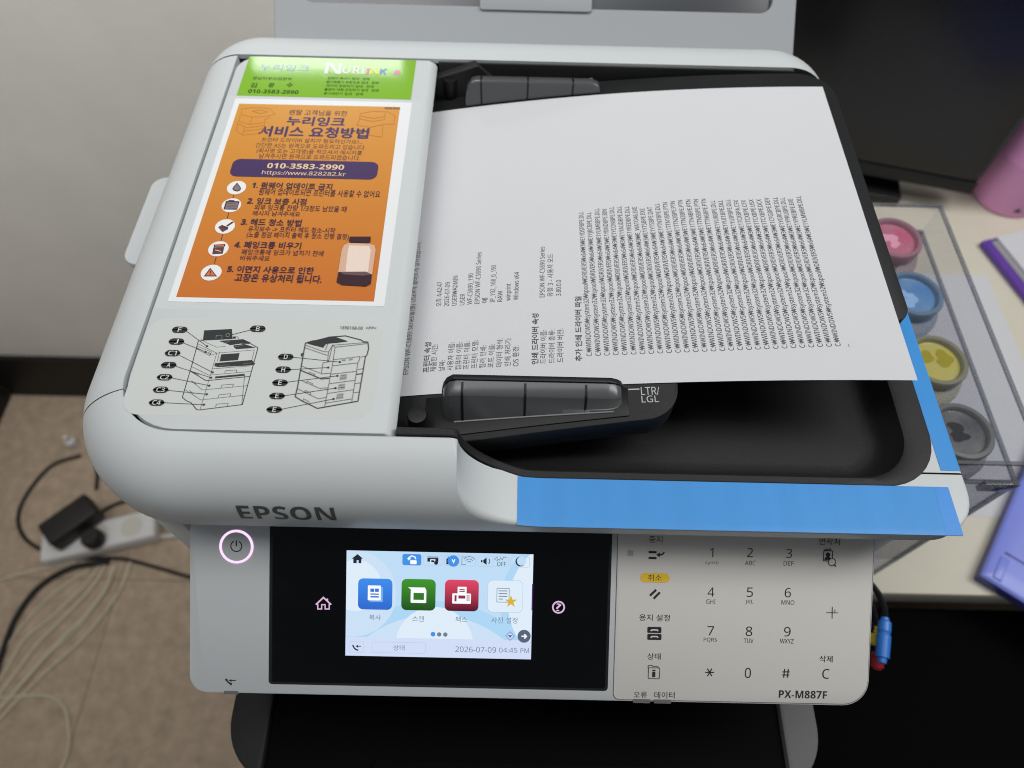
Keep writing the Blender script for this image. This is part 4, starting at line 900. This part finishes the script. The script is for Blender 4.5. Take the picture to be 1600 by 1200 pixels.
# purple folder with a sheet on it
PF = empty('folder', (640, 540, DZ), 'purple edged folder lying open on the desk', 'folder')
p0 = Vector((556.5, 589.8, 0)); e1 = Vector((25.1, -87.5, 0)).normalized(); e2 = Vector((87.5, 25.1, 0)).normalized()
pm = mat('folder_purple', A(92, 58, 150), .4); gm = mat('folder_grey', A(140, 138, 144), .5)
cc = p0+e1*115+e2*90; t = MB(); t.obox((cc.x, cc.y, DZ+4.5), e1*115, e2*90, Vector((0, 0, 4.4)), pm); build(t, 'cover', PF, bevel=3)
cc = p0+e1*115+e2*93; t = MB(); t.obox((cc.x, cc.y, DZ+9.4), e1*109, e2*84, Vector((0, 0, .5)), gm); build(t, 'inner_board', PF)
q = p0+e1*2+e2*17; cc = q+e1*110+e2*80; t = MB(); t.obox((cc.x, cc.y, DZ+11.2), e1*110, e2*80, Vector((0, 0, 1.2)), PAPER); o = build(t, 'paper_stack', loc=(cc.x, cc.y, DZ+10), smooth=False); tag(o, 'white papers lying on the purple edged folder', 'paper')
# lilac pouch hanging a little over the desk edge
PO = empty('pouch', (520, 230, DZ), 'glossy lilac pouch reaching over the front edge of the desk', 'pouch')
p0 = Vector((423, 186.5, 0)); e1 = Vector((48.2, 65.1, 0)).normalized(); e2 = Vector((65.1, -48.2, 0)).normalized()
vin = mat('lilac_vinyl', A(122, 134, 226), .36, .5, bump=.3, bscale=26, var=.06, vscale=16); vind = mat('lilac_shade_and_seam', A(66, 66, 130), .3, .5)  # darker lilac puts shade on the pouch sides; the seam shares it
lo = []
for q, z in ((0, 0), (-.3, 2), (-.3, 11), (.5, 12.6), (3, 13.4), (16, 14.2)):
    P = rrect(q, 190-q, q, 130-q, max(1, 2.5-q*.1), 5); lo.append([tuple(p0+e1*a_+e2*b_+Vector((0, 0, DZ+.3+z))) for a_, b_ in P])
t = MB(); t.loft(lo[:3], vind, True, True, False); t.loft(lo[2:], vin, True, False, True); build(t, 'shell', PO, ang=60)
t = MB(); t.obox(tuple(p0+e1*33+e2*62+Vector((0, 0, DZ+14.4))), e1*1.0, e2*52, Vector((0, 0, .5)), vind); build(t, 'seam', PO)
t = MB(); t.obox(tuple(p0+e1*16+e2*12+Vector((0, 0, DZ+13.9))), e1*12, e2*4, Vector((0, 0, 1.2)), vin); build(t, 'tab', PO, bevel=1)

# ink tubes at the printer's right side
for nm, rgb, pts, lab in (('blue', (44, 112, 196), [(1383, 965), (1378, 1036)], 'black ink tube with a blue connector beside the control panel'), ('red', (136, 24, 34), [(1371, 1018), (1370, 1046)], 'black ink tube with a red connector below the blue one'), ('yellow', (206, 180, 40), [(1368, 978), (1367, 1008)], 'black ink tube with a yellow connector behind the blue one')):
    zc = {'blue': -232, 'red': -250, 'yellow': -244}[nm]
    A_, B_ = atz(*pts[0], zc), atz(*pts[1], zc-4); TU = empty('ink_tube', (A_.x, A_.y, zc), lab, 'tube', 'ink tubes hanging at the printer side')
    root_ = Vector((213.5, 150, zc+10)); t = MB()
    cpts = []
    for k in range(13):
        q = k/12; b0 = (1-q)**3; b1 = 3*q*(1-q)**2; b2 = 3*q*q*(1-q); b3 = q**3
        cpts.append(root_*b0+(root_+Vector((25, 8, 12)))*b1+(A_+Vector((0, 22, 12)))*b2+A_*b3)
    t.tube(cpts, 2.2, BLACKS, 10); build(t, 'tube', TU)
    t = MB(); ax = (B_-A_); t.tube([A_, A_+ax*.06, A_+ax*.1, A_+ax*.3, A_+ax*.32, A_+ax*.38, A_+ax*.4, A_+ax*.88, A_+ax*.9, B_], [2.6, 2.8, 4.2, 4.5, 4.0, 4.0, 4.7, 4.5, 3.0, 2.8], mat('connector_'+nm, A(*rgb), .35, .5), 16); build(t, 'connector', TU, ang=40)

# ================================================================== on the floor at the left
FZ = -1090
def fp_(x, y, z=FZ+3.6): return atz(x, y, z)
def spline(P, n=8):
    out = []
    for i in range(len(P)-1):
        a, b, c, e = P[max(i-1, 0)], P[i], P[i+1], P[min(i+2, len(P)-1)]
        for k in range(n):
            t = k/n; out.append(.5*((2*b)+(c-a)*t+(2*a-5*b+4*c-e)*t*t+(3*b-a-3*c+e)*t**3))
    return out+[P[-1]]
sw = mat('strip_white', A(224, 224, 232), .4, .4); cbk = mat('cord_black', (.014, .013, .013), .5); cbe = mat('cord_beige', A(196, 188, 166), .5); cwh = mat('cord_white', A(200, 198, 190), .5)
STR = empty('power_strip', (-815, 452, FZ), 'white power strip lying on the brown floor', 'power strip')
sa, sb_ = fp_(80, 858, FZ+20), fp_(238, 822, FZ+20); sc_ = (sa+sb_)/2; e1 = (sb_-sa).normalized(); e2 = Vector((-e1.y, e1.x, 0)).normalized(); e1.z = 0
t = MB(); t.obox((sc_.x, sc_.y, FZ+19), e1*105, e2*29, Vector((0, 0, 18.8)), sw); SB = build(t, 'casing', STR, bevel=6, seg=3)
for k in (-62, 0, 62):
    t = MB(); c_ = sc_+e1*k; t.lathe(c_.x, c_.y, [(20, FZ+37.7), (20, FZ+38.6), (18, FZ+38.6), (17.5, FZ+37.9)], cwh, 24); build(t, 'socket', SB)
ac = fp_(112, 815, FZ+62); t = MB(); ea = (fp_(150, 788, FZ+62)-fp_(88, 832, FZ+62)).normalized(); eb = Vector((-ea.y, ea.x, 0)).normalized()
ADP = MB(); ADP.obox((ac.x, ac.y, FZ+60), ea*48, eb*27, Vector((0, 0, 20)), cbk); o = build(ADP, 'adapter', loc=(ac.x, ac.y, FZ+39), bevel=6, seg=3); tag(o, 'black power adapter plugged into the white strip', 'adapter')
pc = fp_(146, 842, FZ+50); t = MB(); t.lathe(pc.x, pc.y, [(17, FZ+38.7), (19, FZ+42), (19, FZ+60), (15, FZ+66)], cbk, 24); o = build(t, 'plug', loc=(pc.x, pc.y, FZ+39), ang=40); tag(o, 'round black plug beside the adapter on the power strip', 'plug')
CG = 'cables on the floor'
def cord(px, rad, m, lab, z=0):
    P = [fp_(x, y, FZ+rad+z) for x, y in px]; t = MB(); t.tube(spline(P), rad, m, 10); o = build(t, 'cable', loc=(P[0].x, P[0].y, FZ)); tag(o, lab, 'cable', CG)
cord([(126, 712), (80, 728), (42, 772), (28, 810), (40, 842), (75, 862), (130, 872), (190, 873), (250, 888), (300, 902), (360, 908)], 3.6, cbk, 'thin black cable looping left and passing in front of the power strip', 0)
cord([(170, 878), (110, 888), (60, 918), (25, 965), (5, 1015), (-10, 1060)], 5.2, cbk, 'thick black cable curving down to the left edge', 0)
cord([(-20, 912), (30, 898), (80, 886), (120, 878)], 2.6, cbe, 'beige cable running left from the power strip', 0)
cord([(176, 885), (168, 915), (140, 955), (95, 1000), (50, 1050), (0, 1108)], 3.6, cbe, 'beige cable at the right of the pale bundle', 0)
cord([(165, 880), (150, 910), (110, 955), (60, 1005), (20, 1058), (-10, 1098)], 2.8, cbe, 'beige cable in the middle of the pale bundle', 0)
cord([(156, 884), (128, 920), (80, 965), (38, 1000), (8, 1050), (-15, 1085)], 2.4, cbe, 'beige cable at the left of the pale bundle', 0)
cord([(-20, 1092), (30, 1088), (75, 1088), (100, 1105), (108, 1140), (106, 1175), (90, 1215)], 2.4, cbe, 'beige cable bending into a hook at the lower left', 0)
cord([(182, 884), (160, 930), (118, 985), (84, 1016), (34, 1066), (-8, 1118)], 2.2, cbe, 'thin pale cable lowest in the bundle running to the left edge', 0)
cord([(238, 812), (262, 796), (300, 786), (330, 770)], 2.6, cbe, 'thin pale cable above the white cord beside the printer', 0)
cord([(236, 838), (262, 838), (300, 832), (340, 822), (380, 800)], 5.0, cwh, 'white cord leaving the right end of the power strip', 0)
cord([(150, 765), (152, 740), (148, 718), (140, 700)], 3.6, cbk, 'short black cable rising behind the adapter', 0)
cord([(158, 800), (180, 788), (215, 778), (260, 770)], 3.6, cbk, 'black cable running right from the adapter', 0)
col_ = mat('cord_olive', A(112, 108, 90), .5)
cord([(196, 742), (214, 766), (240, 788), (276, 806), (310, 816)], 3.2, col_, 'olive cable bending round behind the power strip', 0)
cord([(210, 738), (232, 756), (268, 772), (300, 778)], 2.6, cbk, 'black cable farthest right behind the power strip', 0)
cord([(206, 872), (196, 905), (176, 940), (150, 975), (120, 1008), (70, 1052), (30, 1092), (-12, 1136)], 2.6, cbe, 'thin pale cable bowing farthest right in the bundle', 0)
cord([(140, 890), (100, 916), (62, 948), (24, 992), (-10, 1046)], 2.2, cbe, 'thin pale cable farthest left in the bundle', 0)
wp = fp_(112, 692, FZ+12); t = MB(); t.lathe(wp.x, wp.y, [(9, FZ), (10, FZ+3), (10, FZ+22), (5, FZ+26), (4, FZ+40)], sw, 20); o = build(t, 'plug', loc=(wp.x, wp.y, FZ), ang=40); tag(o, 'small white plug on the floor behind the cables', 'plug')
